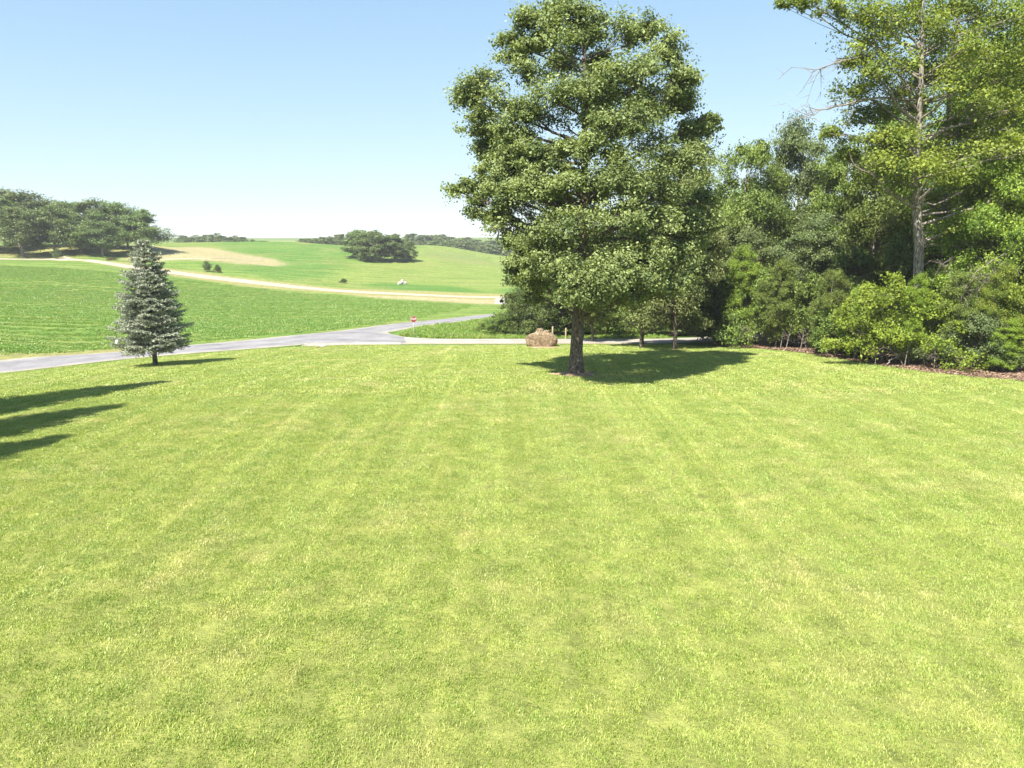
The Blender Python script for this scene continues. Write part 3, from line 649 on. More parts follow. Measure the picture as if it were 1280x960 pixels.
# background trees across the driveway
for px, Y, top, hw, mi, lab in ((690, 90, 300, 60, 1, 'dark tree across the driveway left behind the oak'), (780, 95, 260, 66, 0, 'green tree across the driveway right behind the oak'), (860, 92, 230, 60, 2, 'dark tree across the driveway behind the shaded lawn trees')):
    by_pic(px, Y, top, hw, WOOD[mi], 14, 4.2, 'woodland_tree', lab, leafmat=M_DARK, barkmat=M_BARK2, group='trees across the driveway')

# young loose trees that break the line of bushes
for px, Y, top, hw, mi, lm, lab in ((1038, 49.5, 335, 22, 0, M_MID, 'slender young tree rising left of the bright yellow green bush'), (972, 54.5, 325, 24, 1, M_MID, 'slender young tree above the shaded bushes left of the litter strip'), (1072, 46.5, 360, 20, 1, M_TALL, 'young light green tree leaning out beside the bright bush'),
                                    (1142, 43.5, 345, 20, 2, M_YEL, 'young yellow green tree just left below the tall trunk'), (1196, 42.5, 338, 24, 0, M_MID, 'young green tree right of the tall trunk among bushes'), (1245, 41.5, 330, 24, 1, M_TALL, 'young light green tree among bushes near the right edge'),
                                    (925, 58.5, 310, 26, 2, M_TALL, 'light green young tree at the left part of the wood edge'), (1262, 40.2, 400, 22, 2, M_YEL, 'low yellow green young tree at the right edge above the litter')):
    by_pic(px, Y, top, hw, WOOD[mi], 14, 4.2, 'young_tree', lab, leafmat=lm, barkmat=M_BARK2, group='young trees along the wood edge')
# thin bare stems at the wood edge
sr_ = np.random.default_rng(21)
STEMS = [(985, 53.2, 404, 5), (978, 54, 416, 1), (1003, 52.5, 412, 2), (938, 57, 412, -3), (1100, 44.2, 432, -3), (1137, 43, 418, 2), (1176, 41.6, 424, -4)]
for i, (px, Y, top, dx) in enumerate(STEMS):
    Y -= .35; p = P(px, 400, Y); p[2] = float(terr(p[0], p[1])); e = P(px + dx, top, Y) - p
    mid = e * .5 + sr_.normal(0, .06, 3); parts = [tube(bez(np.array([0, 0, -.1]), mid, e, 8), np.linspace(.035, .016, 8), 5)]
    for q in range(3):
        a_ = e * sr_.uniform(.4, .9); d = sr_.normal(0, 1, 3); d[2] = abs(d[2]); d /= np.linalg.norm(d)
        parts.append(tube(bez(a_, a_ + d * .3, a_ + d * .7 + [0, 0, .1], 4), np.linspace(.018, .006, 4), 3))
    v, f = merge(parts); o = obj('sapling_stem', mesh('sapling_stem', v, f, M_TWIG, True), None, p)
    tag(o, 'thin bare pale sapling stem rising from the brown litter at the shaded wood edge', 'sapling', 'thin bare stems along the wood edge')
# dead tangle
dt = thing('dead_tree', 'fallen tangle of bare grey branches above the bushes at right', 'dead tree', P(1212, 395, 43) * [1, 1, 0] + [0, 0, float(terr(P(1212, 395, 43)[0], 43))])
db = np.array(dt.location)
for i, pl in enumerate(([(1212, 440, 0), (1205, 380, 0), (1215, 345, -.5), (1250, 318, -.6), (1278, 310, -.3)], [(1212, 440, 0), (1208, 370, -.3), (1190, 350, -.6), (1178, 330, -.8)], [(1214, 420, 0), (1225, 360, -.5), (1250, 340, -.8), (1268, 335, -.8)], [(1210, 430, 0), (1202, 365, -.8), (1215, 350, -1), (1240, 352, -1)])):
    bare_branch('branch', 40 + i, [P(a, b_, 43 + c) for a, b_, c in pl], .04, 22, .9, dt, db)
fb = thing('fallen_branch', 'bare broken branches lying under the yellow green bush on the litter', 'branch', P(1120, 458, 43) * [1, 1, 0] + [0, 0, float(terr(P(1120, 458, 43)[0], 43)) + .1])
bare_branch('stem', 50, [np.array(fb.location) + q for q in ([-.6, 0, 0], [0, .1, .5], [.8, 0, .9], [1.5, .2, 1.1])], .04, 10, .8, fb, np.array(fb.location))
bare_branch('stem', 51, [np.array(fb.location) + q for q in ([.4, 0, 0], [.1, .1, .6], [-.6, 0, 1.0], [-1.2, .2, 1.0])], .04, 10, .8, fb, np.array(fb.location))

# ------------------------------------------------------------------ spruces
def spruce(seed, H=9.0, R=2.5, base=1.25, whorls=30, trunk_r=0.17):
    r = np.random.default_rng(seed); wood = [tube([[0, 0, -.2], [0, 0, .3], [.02, 0, H * .5], [0, 0, H]], [trunk_r * 1.25, trunk_r, trunk_r * .55, .02], 9)]
    C_, T_, LT = [], [], []
    for w_ in range(whorls):
        t = (w_ + .3) / whorls; z = base + (H - base) * t ** 0.93; rad = R * (1 - t) ** 0.78 * (1 if t > .08 else .88) + .12; nb = int(12 - 6 * t)
        a0 = r.uniform(0, 6.28)
        for b_ in range(nb):
            a = a0 + 2 * np.pi * b_ / nb + r.normal(0, .12); l = rad * r.uniform(.6, 1.12) * (r.uniform(.45, .8) if r.uniform() < .12 else 1); zz = z + r.normal(0, .06)
            droop = -0.06 * (1 - t) * l + .35 * t * l
            d = np.array([math.cos(a), math.sin(a), 0]); s0 = np.array([0, 0, zz]); e = s0 + d * l + [0, 0, droop + .10 * l]
            mid = s0 + d * l * .55 + [0, 0, droop * 1.15]; n_p = 8; pl = bez(s0, mid, e, n_p)
            wood.append(tube(pl[:7], np.linspace(.03, .01, 7) * (1.3 - t), 3))
            side = np.array([-d[1], d[0], 0]); nt = int(5 + l * 7)
            for k in range(nt):
                f_ = (k + r.uniform(.2, 1)) / nt; f_ = .22 + .78 * f_; i0 = f_ * (n_p - 1); i1 = int(min(i0, n_p - 2)); c = pl[i1] * (1 - (i0 - i1)) + pl[i1 + 1] * (i0 - i1)
                for sg in (-1, 1):
                    tl = (.5 * l * (1 - f_) ** .8 + .16) * r.uniform(.7, 1.1); td = d * r.uniform(.5, .9) + side * sg * .85 + [0, 0, r.normal(-.05, .12)]; td /= np.linalg.norm(td)
                    ns = max(3, int(tl / .055)); tt = np.linspace(.1, 1, ns)[:, None]; cc = c + td * tl * tt + [0, 0, -.10] * (tt ** 2) * tl
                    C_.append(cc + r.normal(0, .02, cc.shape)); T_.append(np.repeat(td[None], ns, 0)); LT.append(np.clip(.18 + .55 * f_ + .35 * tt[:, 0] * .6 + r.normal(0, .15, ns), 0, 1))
    c = np.concatenate(C_); t = np.concatenate(T_); n = len(c)
    d = r.normal(size=(n, 3)) * .55 + t * .7 + [0, 0, .25]; d /= np.linalg.norm(d, axis=1)[:, None]
    s = np.cross(d, r.normal(size=(n, 3))); s /= np.linalg.norm(s, axis=1)[:, None]; l = r.uniform(.09, .17, n)[:, None]
    v = np.stack([c - d * l * .3, c + s * .03 + d * l * .3, c + d * l, c - s * .03 + d * l * .3], 1).reshape(-1, 3)
    wv_, wf_ = merge(wood)
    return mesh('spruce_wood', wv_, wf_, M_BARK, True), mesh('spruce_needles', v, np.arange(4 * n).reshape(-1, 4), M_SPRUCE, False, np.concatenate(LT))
sp = hit(194.5, 456.5); H_ = P(184, 300, sp[1])[2] - sp[2]
SPR = spruce(5, H_, 50 / F * sp[1], H_ * .13, 25)
plant('blue_spruce', 'silvery blue spruce with layered branches standing alone by the road', 'spruce', SPR, sp, leafmat=M_SPRUCE)
for k, (tx, ty) in enumerate(((200, 478), (142, 508), (72, 548))):   # a row just left of the view, whose shadows lie on the lawn
    q = hit(tx, ty); hh = 20.0; sft = hh / math.tan(SUN_EL)
    plant('lawn_spruce', 'tall spruce of a row beyond the left edge of the lawn', 'spruce', SPR, (q[0] - .58 * sft, q[1] - .81 * sft, float(terr(q[0] - .58 * sft, q[1] - .81 * sft))), k * 2.0, (1.25, 1.25, hh / H_), group='row of spruces left of the view')

# ------------------------------------------------------------------ groves and hedgerows on the hills
GL = [(-22, 232, 252, 34, 0, 'oak at the far left edge of the photo in the hilltop grove'), (8, 226, 250, 32, 1, 'dark oak at the left end of the hilltop grove'), (44, 240, 243, 40, 2, 'highest broad oak of the hilltop grove on the left'), (20, 252, 240, 26, 3, 'narrow oak peeking above the left end of the hilltop grove'),
      (40, 216, 262, 30, 3, 'leaning oak in front of the left hilltop grove by the lane'), (80, 222, 258, 32, 1, 'oak with clear pale trunk in the middle of the hilltop grove'), (105, 240, 253, 28, 0, 'oak right of the clear trunked one, behind, in the hilltop grove'), (130, 238, 252, 30, 2, 'flat topped oak in the right half of the hilltop grove'),
      (158, 236, 256, 30, 3, 'oak third from the right end of the hilltop grove'), (138, 222, 277, 24, 0, 'low dark round tree in front of the right hilltop grove'), (186, 232, 265, 30, 1, 'rightmost oak of the hilltop grove above the spruce top'), (170, 242, 268, 22, 2, 'small oak between the last two of the hilltop grove'), (112, 226, 283, 20, 2, 'small dark oak low in the middle of the hilltop grove'), (64, 246, 252, 26, 0, 'oak behind the clear trunked one in the hilltop grove')]
for px, Y, top, hw, mi, lab in GL:
    by_pic(px, Y, top, hw, GROVE[mi], 15, 6.4, 'grove_oak', lab, leafmat=M_FAR, barkmat=M_BARK2, group='oaks of the hilltop grove on the left')
GC = [(452, 318, 289, 18, 0, 'tallest tree at the left of the round clump on the middle hill'), (472, 312, 290, 24, 1, 'broad dark tree in the middle of the clump on the middle hill'), (496, 316, 294, 18, 2, 'tree right of the middle in the clump on the middle hill'), (512, 318, 302, 11, 3, 'pale half bare tree at the right end of the clump on the middle hill')]
for px, Y, top, hw, mi, lab in GC:
    by_pic(px, Y - 42, top, hw * 1.05, COPSE[mi % 2], 12, 5.4, 'clump_tree', lab, leafmat=M_FAR if mi < 3 else M_GREY, barkmat=M_BARK2, group='clump of trees on the middle hill')
fr_ = np.random.default_rng(9)
def row(pxs, Y, tops, hw, label, group):
    for i, px in enumerate(pxs):
        by_pic(px + fr_.normal(0, 1), Y + fr_.normal(0, 8), tops(px) + fr_.normal(0, 1.0), hw * fr_.uniform(.85, 1.2), CLUMP[i % 3], 11, 4.8, 'hedgerow_tree', label, leafmat=M_FAR, barkmat=M_BARK2, group=group)
row(range(238, 312, 8), 470, lambda p: 296.5 - 3 * math.exp(-((p - 276) / 14) ** 2), 8, 'far tree in the low row behind the left green hill', 'far row of trees behind the left hill')
row(range(384, 448, 8), 440, lambda p: 299 - 6 * max(0, (p - 395) / 50), 7.5, 'far tree in the row on the crest left of the clump', 'row of trees on the crest left of the clump')
row(range(520, 700, 11), 560, lambda p: 294 + 8 * max(0, (p - 540) / 80), 12, 'tree in the wood on the hill left behind the oak', 'wooded hill row behind the oak')
row(range(545, 700, 13), 470, lambda p: 302 + 6 * max(0, (p - 560) / 60), 11, 'tree on the near slope of the wooded hill left behind the oak', 'lower row on the wooded hill behind the oak')
SMALL = [(335, 352, 301, 6, 0, M_FAR, 'dark round shrub on the crest of the green hill'), (323, 362, 299.5, 3.5, 1, M_FAR, 'tiny dark shrub on the far hill crest'), (432, 200, 348.5, 4.5, 2, M_DARK, 'round dark shrub beside the gravel lane'),
         (264, 203, 326, 5, 0, M_GREY, 'pale sapling in the crop above the lane bend'), (277, 202, 331.5, 4, 1, M_DARK, 'small dark shrub right of the pale sapling'), (148, 205, 322, 5, 2, M_DRY, 'tan dry bush beside the lane left of the spruce'), (82, 214, 311, 5, 0, M_GREY, 'pale green bush under the hilltop oaks by the lane'), (545, 345, 322, 4, 1, M_DRY, 'dry scrub bush on the pale hillside'), (575, 350, 324, 5, 0, M_DRY, 'brown scrub bush at the foot of the wooded hill')]
for px, Y, top, hw, mi, lm, lab in SMALL:
    by_pic(px, Y, top, hw, (WOOD if px == 264 else BUSH)[mi], 14 if px == 264 else 3.4, 4.2 if px == 264 else 2.3, 'field_shrub', lab, 'shrub', leafmat=lm, barkmat=M_TWIG, parts=('stem', 'foliage'))

# ------------------------------------------------------------------ stones, sign, posts, culvert
def rock_mesh(name, seed, sx, sy, sz, mat, rough=.22, sub=4, flatfront=False):
    bm = bmesh.new(); bmesh.ops.create_icosphere(bm, subdivisions=sub, radius=1.0); off = Vector((seed * 3.7, seed * 1.3, seed))
    for v in bm.verts:
        d = v.co.normalized(); n1 = mnoise.noise(d * 1.3 + off) * rough * 1.6 + mnoise.noise(d * 3.2 + off) * rough * .55 + mnoise.noise(d * 8 + off) * rough * .22
        # squarish profile with broken faces
        p = 2.9; k = (abs(d.x) ** p + abs(d.y) ** p + abs(d.z) ** p) ** (-1 / p)
        v.co = d * k * (1 + n1)
        if flatfront and v.co.y < -.72: v.co.y = -.72 + (v.co.y + .72) * .25
        v.co = Vector((v.co.x * sx, v.co.y * sy, max(v.co.z, -.72) * sz))
    me = bpy.data.meshes.new(name); bm.to_mesh(me); bm.free(); me.materials.append(mat)
    for p_ in me.polygons: p_.use_smooth = sub >= 4
    return me
bp_ = hit(677, 433.5); bs = bp_[1] / F
bw = 19.5 * bs; bh = 17.5 * bs
o = obj('boulder', rock_mesh('boulder', 6, bw, bw * .62, bh * .58, M_ROCK, .085, 5, True), None, (bp_[0], bp_[1] + .6, bp_[2] + bh * .40)); tag(o, 'big brown boulder beside the gravel driveway left of the oak', 'boulder')
topz = bp_[2] + bh * .98
o = obj('stone', rock_mesh('stone', 8, 4.2 * bs, 4 * bs, 3.4 * bs, M_ROCK, .25, 4), None, (bp_[0] - 2 * bs, bp_[1] + .6, topz + 1.6 * bs), .4); tag(o, 'small brown stone perched on top of the big boulder', 'stone')
o = obj('stone', rock_mesh('flat_stone', 12, 5.5 * bs, 4 * bs, 2 * bs, M_ROCK, .2, 4), None, (bp_[0] + 6.5 * bs, bp_[1] + .7, topz + .6 * bs), 1.0); tag(o, 'flat tan stone on the right shoulder of the big boulder', 'stone')
def post(name, label, px, py, top, w_, mat, cat='post'):
    p = hit(px, py); h = P(px, top, p[1])[2] - p[2]; ww = w_ * p[1] / F / 2
    a = np.linspace(0, 2 * np.pi, 10, endpoint=False)
    v, f = tube([[0, 0, -.2], [0, 0, .02], [.01, 0, h * .5], [.015, .01, h - .03], [.015, .01, h], [.015, .01, h + .005]], [ww * 1.05, ww * 1.05, ww, ww * .97, ww * .8, .002], 10)
    return tag(obj(name, mesh(name, v, f, mat, True), None, p), label, cat)
post('wooden_post', 'tan wooden post directly behind the right side of the boulder', 690.5, 429, 408, 2.2, M_POST)
post('wooden_post', 'tan wooden post between the boulder and the oak trunk', 707, 425.5, 410, 2.0, M_POST)
M_PED = plain_mat('pedestal_paint', (0.16, 0.20, 0.20), .5)
pd = hit(728, 427); ps = pd[1] / F
t = thing('utility_pedestal', 'grey blue utility pedestal right behind the oak trunk', 'utility box', pd)
v, f = tube([[0, 0, 0], [0, 0, 12 * ps], [0, 0, 12.2 * ps]], [2.1 * ps, 2.1 * ps, .01], 12); obj('body', mesh('body', v, f, M_PED), t)
v, f = tube([[0, 0, 12.2 * ps], [0, 0, 13.5 * ps], [0, 0, 14.3 * ps], [0, 0, 14.35 * ps]], [2.5 * ps, 2.5 * ps, 1.4 * ps, .01], 12); obj('cap', mesh('cap', v, f, M_PED), t)

# stop sign
sp_ = hit(517.5, 422.5); ss = sp_[1] / F
t = thing('stop_sign', 'red octagonal stop sign on a slim pale post at the junction', 'stop sign', sp_, math.radians(18))
M_RED = plain_mat('sign_red', (0.30, 0.014, 0.022), .4); M_WHITE = plain_mat('sign_white', (0.8, 0.8, 0.78), .4); M_STEEL = plain_mat('post_steel', (0.55, 0.56, 0.52), .45, .3)
hp = 27.5 * ss; Ro = 4.1 * ss
pv, pf = merge([box(-.03, .0, -.2, .03, .012, hp), box(-.03, .012, -.2, -.018, .04, hp), box(.018, .012, -.2, .03, .04, hp)])
obj('post', mesh('post', pv, pf, M_STEEL), t)
def octa(R_, y0, y1, zc):
    a = np.radians(22.5 + 45 * np.arange(8)); ring = lambda y: np.c_[R_ * np.cos(a), np.full(8, y), zc + R_ * np.sin(a)]
    bm = bmesh.new(); A = [bm.verts.new(q) for q in ring(y0)]; B_ = [bm.verts.new(q) for q in ring(y1)]
    bm.faces.new(A); bm.faces.new(B_[::-1])
    for i in range(8): bm.faces.new([A[i], B_[i], B_[(i + 1) % 8], A[(i + 1) % 8]])
    bmesh.ops.recalc_face_normals(bm, faces=bm.faces[:]); me = bpy.data.meshes.new('sign_plate'); bm.to_mesh(me); bm.free(); return me
zc = hp - Ro * .9
me = octa(Ro, -.012, -.002, zc); me.materials.append(M_WHITE); pl = obj('sign_plate', me, t)
me = octa(Ro * .955, -.018, -.0125, zc); me.materials.append(M_RED); obj('red_face', me, pl)
fc = bpy.data.curves.new('lettering', 'FONT'); fc.body = 'STOP'; fc.size = Ro * .82; fc.align_x = 'CENTER'; fc.align_y = 'CENTER'; fc.extrude = .002; fc.materials.append(M_WHITE); fc.offset = Ro * .012
tmp = bpy.data.objects.new('lettering', fc); C.objects.link(tmp); bpy.context.view_layer.update()
lme = bpy.data.meshes.new_from_object(tmp.evaluated_get(bpy.context.evaluated_depsgraph_get())); bpy.data.objects.remove(tmp)
lt = obj('lettering', lme, pl); lt.location = (0, -.0215, zc); lt.rotation_euler = (math.pi / 2, 0, 0); lt.scale = (.82, 1.15, 1)

# white marker by the road, left of the spruce
mk = hit(146.5, 430); ms = mk[1] / F
t = thing('roadside_marker', 'white marker with dark slim rod at the field edge left of the spruce', 'marker post', mk)
v, f = tube([[0, 0, -.1], [0, 0, 8 * ms], [0, 0, 8.05 * ms]], [1.7 * ms, 1.6 * ms, .01], 10); obj('base', mesh('base', v, f, M_WHITE), t)
v, f = tube([[0, 0, 8 * ms], [0, 0, 16 * ms]], [.4 * ms, .4 * ms], 6); obj('rod', mesh('rod', v, f, plain_mat('dark_rod', (.05, .05, .05))), t)
# pale slab by the road ditch
q = hit(403, 433.6); s_ = q[1] / F
o = obj('stone', rock_mesh('slab', 15, 4.0 * s_, 3.5 * s_, 1.6 * s_, M_PALE, .25, 4), None, (q[0], q[1], q[2] + .6 * s_)); tag(o, 'white flat stone in the grass at the roadside', 'stone')
q = hit(397, 434.6); o = obj('stone', rock_mesh('slab_small', 16, 2.2 * s_, 2 * s_, 1.2 * s_, M_ROCK, .25, 3), None, (q[0], q[1], q[2] + .4 * s_)); tag(o, 'small brown stone left of the white roadside stone', 'stone')
# pale rocks in the upper field
q = hit(503, 355.5); s_ = q[1] / F; t = thing('rock_pile', 'pale heap of rocks in the green field above the lane', 'rock pile', q)
for i, (dx, dz, w_, h_, mt) in enumerate(((-3, 1.2, 3, 2, M_PALE), (2.5, 1.2, 3, 2.2, M_PALE), (0, 3.6, 2.4, 2.2, M_POST), (.8, 1.5, 2.2, 2, M_PALE))):
    obj('rock', rock_mesh('rock', 20 + i, w_ * s_, w_ * s_ * .8, h_ * s_, mt if mt != M_POST else M_PALE, .25, 3), t, (dx * s_, (i % 2) * .3, dz * s_))
# culvert under the lane
q = hit(627, 379.5); s_ = q[1] / F; t = thing('culvert', 'pale culvert headwall with round black pipe mouth below the lane', 'culvert', q)
a = np.linspace(0, 2 * np.pi, 24, endpoint=False); Rp = 2.5 * s_; cz = 3.0 * s_; W_, H2 = 8.5 * s_, 6.6 * s_
bm = bmesh.new()
pts_o = []
for x in a:
    dx, dz = math.cos(x), math.sin(x); k = min(W_ / abs(dx) if abs(dx) > 1e-6 else 1e9, (H2 - cz) / dz if dz > 1e-6 else 1e9, (cz + .4) / -dz if dz < -1e-6 else 1e9); pts_o.append((dx * k * (.9 if dz > .3 else 1), 0, cz + dz * k))
vo = [bm.verts.new(p) for p in pts_o]; vi = [bm.verts.new((Rp * math.cos(x), -.02, cz + Rp * math.sin(x))) for x in a]; vb = [bm.verts.new((p[0], .5, p[2])) for p in pts_o]
for i in range(24):
    j = (i + 1) % 24; bm.faces.new([vo[i], vo[j], vi[j], vi[i]]); bm.faces.new([vo[j], vo[i], vb[i], vb[j]])
bmesh.ops.recalc_face_normals(bm, faces=bm.faces[:]); me = bpy.data.meshes.new('headwall'); bm.to_mesh(me); bm.free(); me.materials.append(M_CONC); obj('headwall', me, t)
v, f = tube([[0, -.05, cz], [0, 3.0, cz], [0, 3.01, cz]], [Rp * .99, Rp * .99, .01], 24); obj('pipe', mesh('pipe', v, f, plain_mat('pipe_dark', (.03, .03, .03)), True), t)
for i in range(9):
    r_ = np.random.default_rng(70 + i); w_ = r_.uniform(.9, 1.6) * s_
    obj('riprap_stone', rock_mesh('riprap_stone', 50 + i, w_, w_, w_ * .8, M_CONC, .25, 2), t, (r_.uniform(-7, 7) * s_, -r_.uniform(.3, 1.2), w_ * .2))

# ------------------------------------------------------------------ grass blades, leaf litter, roadside weeds (instanced)
def grass_mat(name, dark, light, dryc, lawn=True):
    m, nt, N, L, out = new_mat(name)
    geo = N.new('ShaderNodeNewGeometry'); pos = geo.outputs['Position']
    at = N.new('ShaderNodeAttribute'); at.attribute_name = 'tint'
    r = ramp(N, [(0, dark), (1, light)]); L.new(at.outputs['Fac'], r.inputs[0])
    n1 = noise_node(N, L, pos, 0.22, 4, .6, .4); n2 = noise_node(N, L, pos, 1.1, 4, .65); n3 = noise_node(N, L, pos, 0.55, 3, .6)
    f1 = mathn(N, L, 'MULTIPLY', mathn(N, L, 'SUBTRACT', mathn(N, L, 'MULTIPLY_ADD', n2, .45, mathn(N, L, 'MULTIPLY', n1, .65)), .55, clamp=True), 4.0, clamp=True)
    c = mixc(N, L, mathn(N, L, 'MULTIPLY', f1, .75), r.outputs[0], dryc)
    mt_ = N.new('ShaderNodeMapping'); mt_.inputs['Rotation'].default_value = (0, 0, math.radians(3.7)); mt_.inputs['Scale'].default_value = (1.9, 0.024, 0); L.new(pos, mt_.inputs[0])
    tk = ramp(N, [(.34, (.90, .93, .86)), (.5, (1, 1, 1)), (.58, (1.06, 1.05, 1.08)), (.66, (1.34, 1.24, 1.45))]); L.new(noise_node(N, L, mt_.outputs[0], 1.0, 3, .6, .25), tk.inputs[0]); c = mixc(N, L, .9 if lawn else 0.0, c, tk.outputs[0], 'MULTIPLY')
    gr = ramp(N, [(.35, (.84, .9, .82)), (.65, (1.1, 1.06, 1.05))]); L.new(n3, gr.inputs[0]); c = mixc(N, L, 1.0, c, gr.outputs[0], 'MULTIPLY')
    d = N.new('ShaderNodeBsdfDiffuse'); L.new(c, d.inputs[0]); t = N.new('ShaderNodeBsdfTranslucent'); L.new(mixc(N, L, 1.0, c, (1.1, 1.1, .6), 'MULTIPLY'), t.inputs[0])
    mx = N.new('ShaderNodeMixShader'); mx.inputs[0].default_value = .3; L.new(d.outputs[0], mx.inputs[1]); L.new(t.outputs[0], mx.inputs[2])
    g = N.new('ShaderNodeBsdfGlossy'); g.inputs['Roughness'].default_value = .4; m2 = N.new('ShaderNodeMixShader'); m2.inputs[0].default_value = .05
    L.new(mx.outputs[0], m2.inputs[1]); L.new(g.outputs[0], m2.inputs[2]); L.new(m2.outputs[0], out.inputs[0]); return m
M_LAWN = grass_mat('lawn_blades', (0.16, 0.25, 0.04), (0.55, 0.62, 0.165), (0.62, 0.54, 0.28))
M_WEED = grass_mat('weed_blades', (0.12, 0.23, 0.025), (0.30, 0.42, 0.06), (0.38, 0.36, 0.12))

def tuft(seed, n, half, h0, h1, w_, lean, mat, clumpy=.5):
    r = np.random.default_rng(seed); k = max(3, n // 14); cc = r.uniform(-half, half, (k, 2))
    b_ = np.where(r.uniform(size=(n, 1)) < clumpy, cc[r.integers(0, k, n)] + r.normal(0, half * .13, (n, 2)), r.uniform(-half, half, (n, 2)))
    h = r.uniform(h0, h1, n); a = r.uniform(0, 2 * np.pi, n); ld = np.c_[np.cos(a), np.sin(a)] * .75 + np.array([0, 1.0]) * lean; le = r.uniform(.35, 1.0, n)[:, None] * h[:, None]
    wd = r.uniform(0, 2 * np.pi, n); s = np.c_[np.cos(wd), np.sin(wd)] * w_ * r.uniform(.6, 1.3, n)[:, None] * .5
    z0 = np.full((n, 1), -.01); mid = np.c_[b_ + ld * le * .35, h * .62]; tip = np.c_[b_ + ld * le, h * r.uniform(.75, 1, n)]
    v = np.stack([np.c_[b_ - s, z0], np.c_[b_ + s, z0], mid + np.c_[s * .85, np.zeros(n)], mid - np.c_[s * .85, np.zeros(n)], tip], 1).reshape(-1, 3)
    o5 = np.arange(n)[:, None] * 5; f = np.concatenate([o5 + [0, 1, 2], o5 + [0, 2, 3], o5 + [3, 2, 4]])
    tn = np.clip(r.normal(.5, .28, n), 0, 1)
    return mesh('tuft', v, f, mat, True, np.tile(tn, 3))

def scatter(name, pts, yaw, scl, protos, kindlabel):
    """one object that carries instanced tufts: its points hold turn, tilt, size and which tuft"""
    n = len(pts); me = bpy.data.meshes.new(name); me.vertices.add(n); me.vertices.foreach_set('co', pts.astype(np.float32).ravel())
    e = 0.5; nx = -(terr(pts[:, 0] + e, pts[:, 1]) - terr(pts[:, 0] - e, pts[:, 1])) / (2 * e); ny = -(terr(pts[:, 0], pts[:, 1] + e) - terr(pts[:, 0], pts[:, 1] - e)) / (2 * e)
    rot = np.c_[-ny, nx, np.zeros(n)]
    for nm, ty, val in (('tilt', 'FLOAT_VECTOR', rot), ('yaw', 'FLOAT', yaw), ('siz', 'FLOAT', scl), ('pick', 'INT', np.random.default_rng(1).integers(0, len(protos), n))):
        a = me.attributes.new(nm, ty, 'POINT'); a.data.foreach_set('vector' if ty == 'FLOAT_VECTOR' else 'value', np.asarray(val, dtype=np.int32 if ty == 'INT' else np.float32).ravel())
    o = obj(name, me); g = bpy.data.node_groups.new(name, 'GeometryNodeTree')
    g.interface.new_socket('Geometry', in_out='INPUT', socket_type='NodeSocketGeometry'); g.interface.new_socket('Geometry', in_out='OUTPUT', socket_type='NodeSocketGeometry')
    N = g.nodes; L = g.links; gi = N.new('NodeGroupInput'); go = N.new('NodeGroupOutput'); ip = N.new('GeometryNodeInstanceOnPoints'); ip.inputs['Pick Instance'].default_value = True
    jn = N.new('GeometryNodeJoinGeometry')
    for k, pm in enumerate(reversed(protos)):
        po = bpy.data.objects.new('tuft', pm); oi = N.new('GeometryNodeObjectInfo'); oi.inputs['Object'].default_value = po; oi.inputs['As Instance'].default_value = True
        L.new(oi.outputs['Geometry'], jn.inputs[0])
    def na(nm, ty):
        x = N.new('GeometryNodeInputNamedAttribute'); x.data_type = ty; x.inputs['Name'].default_value = nm; return [s for s in x.outputs if s.enabled and s.name == 'Attribute'][0]
    L.new(gi.outputs[0], ip.inputs['Points']); L.new(jn.outputs[0], ip.inputs['Instance']); L.new(na('pick', 'INT'), ip.inputs['Instance Index'])
    L.new(na('siz', 'FLOAT'), ip.inputs['Scale'])
    cx = N.new('ShaderNodeCombineXYZ'); L.new(na('yaw', 'FLOAT'), cx.inputs[2])
    rt = N.new('FunctionNodeRotateEuler'); rt.rotation_type = 'EULER'; L.new(cx.outputs[0], rt.inputs[0]); L.new(na('tilt', 'FLOAT_VECTOR'), rt.inputs[1])
    L.new(rt.outputs[0], ip.inputs['Rotation']); L.new(ip.outputs[0], go.inputs[0])
    md = o.modifiers.new('scatter', 'NODES'); md.node_group = g
    return tag(o, kindlabel, 'crop' if 'crop' in name else 'leaf litter' if 'litter' in name else 'grass', kind='stuff')

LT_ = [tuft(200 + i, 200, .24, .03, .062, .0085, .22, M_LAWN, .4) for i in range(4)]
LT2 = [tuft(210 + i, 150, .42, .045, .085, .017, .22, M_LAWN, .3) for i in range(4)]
def lawn_points(seed, y0, y1, sp, keep=None):
    r = np.random.default_rng(seed); ys = np.arange(y0, y1, sp); out_ = []
    for y in ys:
        hw = .80 * y + 4; xs = np.arange(-hw, hw, sp); out_.append(np.c_[xs + r.uniform(-.5, .5, len(xs)) * sp, y + r.uniform(-.5, .5, len(xs)) * sp])
    q = np.concatenate(out_); ok = inside(LAWN, q[:, 0], q[:, 1]); q = q[ok]
    for c, rad in ((OAKP + [-.25, -.1, 0], 1.05), (BOULP, 1.3)): q = q[np.hypot(q[:, 0] - c[0], q[:, 1] - c[1]) > rad]
    return np.c_[q, terr(q[:, 0], q[:, 1])]
def stripes(q, r):
    n = np.array([mnoise.noise(Vector((a * .12, b * .06, 2))) for a, b in q[:, :2]])
    ph = (q[:, 0] + .05 * q[:, 1] + n * .9) / 2.6
    away = np.sin(ph * 2 * np.pi) > 0
    return np.where(away, 0.0, math.pi) + r.normal(0, 1.3, len(q))
r_ = np.random.default_rng(77)
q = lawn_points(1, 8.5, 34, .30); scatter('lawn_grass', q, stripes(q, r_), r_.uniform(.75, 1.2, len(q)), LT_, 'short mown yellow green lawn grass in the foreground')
q = lawn_points(2, 34, 74, .52); scatter('lawn_grass', q, stripes(q, r_), r_.uniform(.75, 1.2, len(q)), LT2, 'short mown lawn grass from the oak to the road')
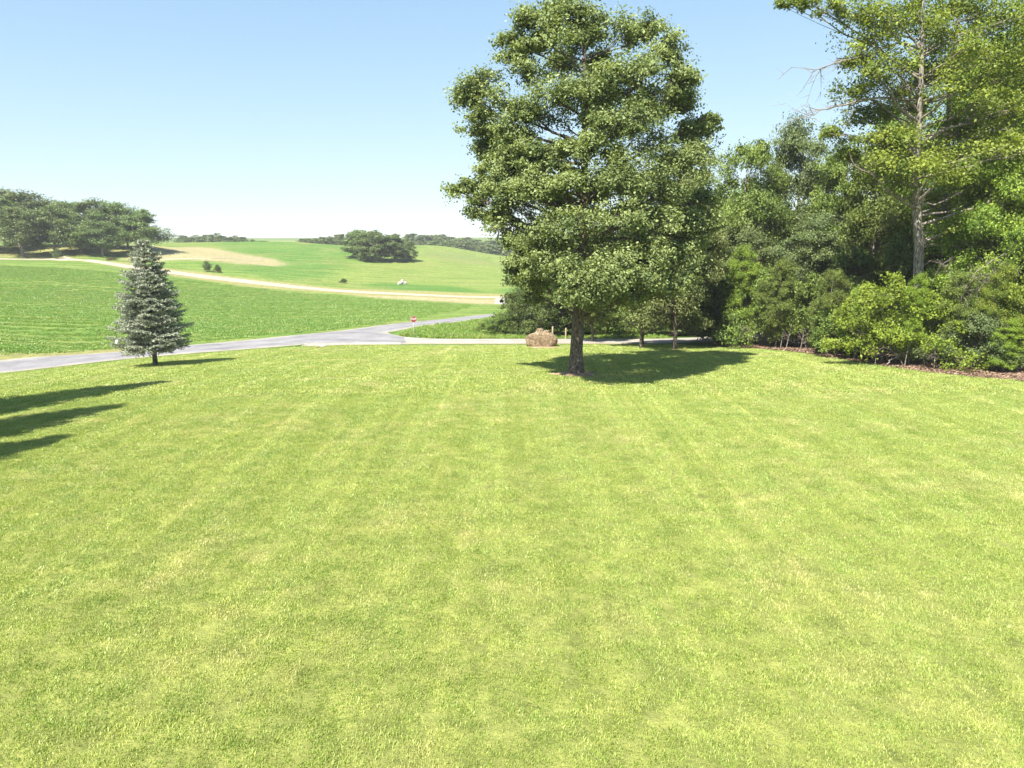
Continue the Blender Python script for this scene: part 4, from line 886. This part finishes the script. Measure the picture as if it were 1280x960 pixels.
# weeds
WT = [tuft(230 + i, 60, .25, .2, .55, .025, .1, M_WEED, .7) for i in range(3)]
lo, hi = TRI[:, :2].min(0), TRI[:, :2].max(0); q = r_.uniform(lo, hi, (9000, 2)); q = q[inside(TRI, q[:, 0], q[:, 1])]
q = np.c_[q, terr(q[:, 0], q[:, 1])]; q = q[q[:, 0] < 30]
scatter('verge_grass', q, r_.uniform(0, 6.28, len(q)), r_.uniform(.4, 1.0, len(q)), WT, 'rough green grass and weeds between the road and the driveway')
# low crop in the field across the road, standing in rows
M_CROP = grass_mat('crop_blades', (0.13, 0.25, 0.035), (0.27, 0.40, 0.075), (0.38, 0.38, 0.12), False)
CT = [tuft(260 + i, 60, .55, .05, .13, .06, .1, M_CROP, .3) for i in range(3)]
HAY = np.vstack([far_edge[:-1, :3] + [-.9, 1.1, 0], hits([(600, 381.5), (500, 375.5), (430, 370), (300, 357.5), (210, 345.5), (160, 339), (130, 333.5), (90, 328), (60, 326.4), (0, 326.8), (-120, 326.8)])])
q = r_.uniform([-150, 50], [5, 175], (110000, 2)); q = q[inside(HAY, q[:, 0], q[:, 1])]; q = q[seg_dist(HAY, q[:, 0], q[:, 1]) > .8]
rw = (q[:, 1] - .22 * q[:, 0] + 1.5 * np.array([mnoise.noise(Vector((a * .02, b * .05, 7))) for a, b in q])) / 3.4
gap = np.abs((rw % 1) - .5) * 2; big = np.array([mnoise.noise(Vector((a * .02, b * .06, 5))) for a, b in q])
q = q[(gap + r_.uniform(-.3, .3, len(q)) < .5 + .6 * big)][:30000]
q = np.c_[q, terr(q[:, 0], q[:, 1])]; q = q[(np.abs(q[:, 0]) < .78 * q[:, 1] + 4)]
scatter('hay_crop', q, r_.uniform(0, 6.28, len(q)), r_.uniform(.7, 1.25, len(q)), CT, 'low green crop growing in rows in the field across the road')
# leaf litter on the wood floor
def litter(seed, n):
    r = np.random.default_rng(seed); c = np.c_[r.uniform(-.5, .5, (n, 2)), r.uniform(.005, .06, n)]; v, f = leaf_quads(c, .13, r, .8); return mesh('litter', v, f, M_LITTER, False, r.uniform(0, 1, n))
M_LITTER = leaf_mat('litter_leaves', (0.13, 0.075, 0.05), (0.36, 0.25, 0.18), .1, (1, 1, 1))
q = r_.uniform([14, 34], [40, 66], (9000, 2)); ins = inside(MULCH, q[:, 0], q[:, 1]); dd = seg_dist(MULCH, q[:, 0], q[:, 1]); q = q[ins & (dd < 3.2)]; q = np.c_[q, terr(q[:, 0], q[:, 1])]
o = scatter('leaf_litter', q, r_.uniform(0, 6.28, len(q)), r_.uniform(.7, 1.2, len(q)), [litter(240 + i, 70) for i in range(3)], 'brown fallen leaves along the wood edge')

# ------------------------------------------------------------------ air
hz = new_mat('summer_haze'); pv = hz[2].new('ShaderNodeVolumePrincipled'); pv.inputs['Density'].default_value = 0.00022; pv.inputs['Color'].default_value = (0.97, 0.98, 1.0, 1); pv.inputs['Anisotropy'].default_value = -0.1
hz[3].new(pv.outputs[0], hz[4].inputs['Volume'])
v, f = box(-20500, -80, -9.5, 20500, 5100, 45); tag(obj('haze', mesh('haze', v, f, hz[0])), kind='stuff')
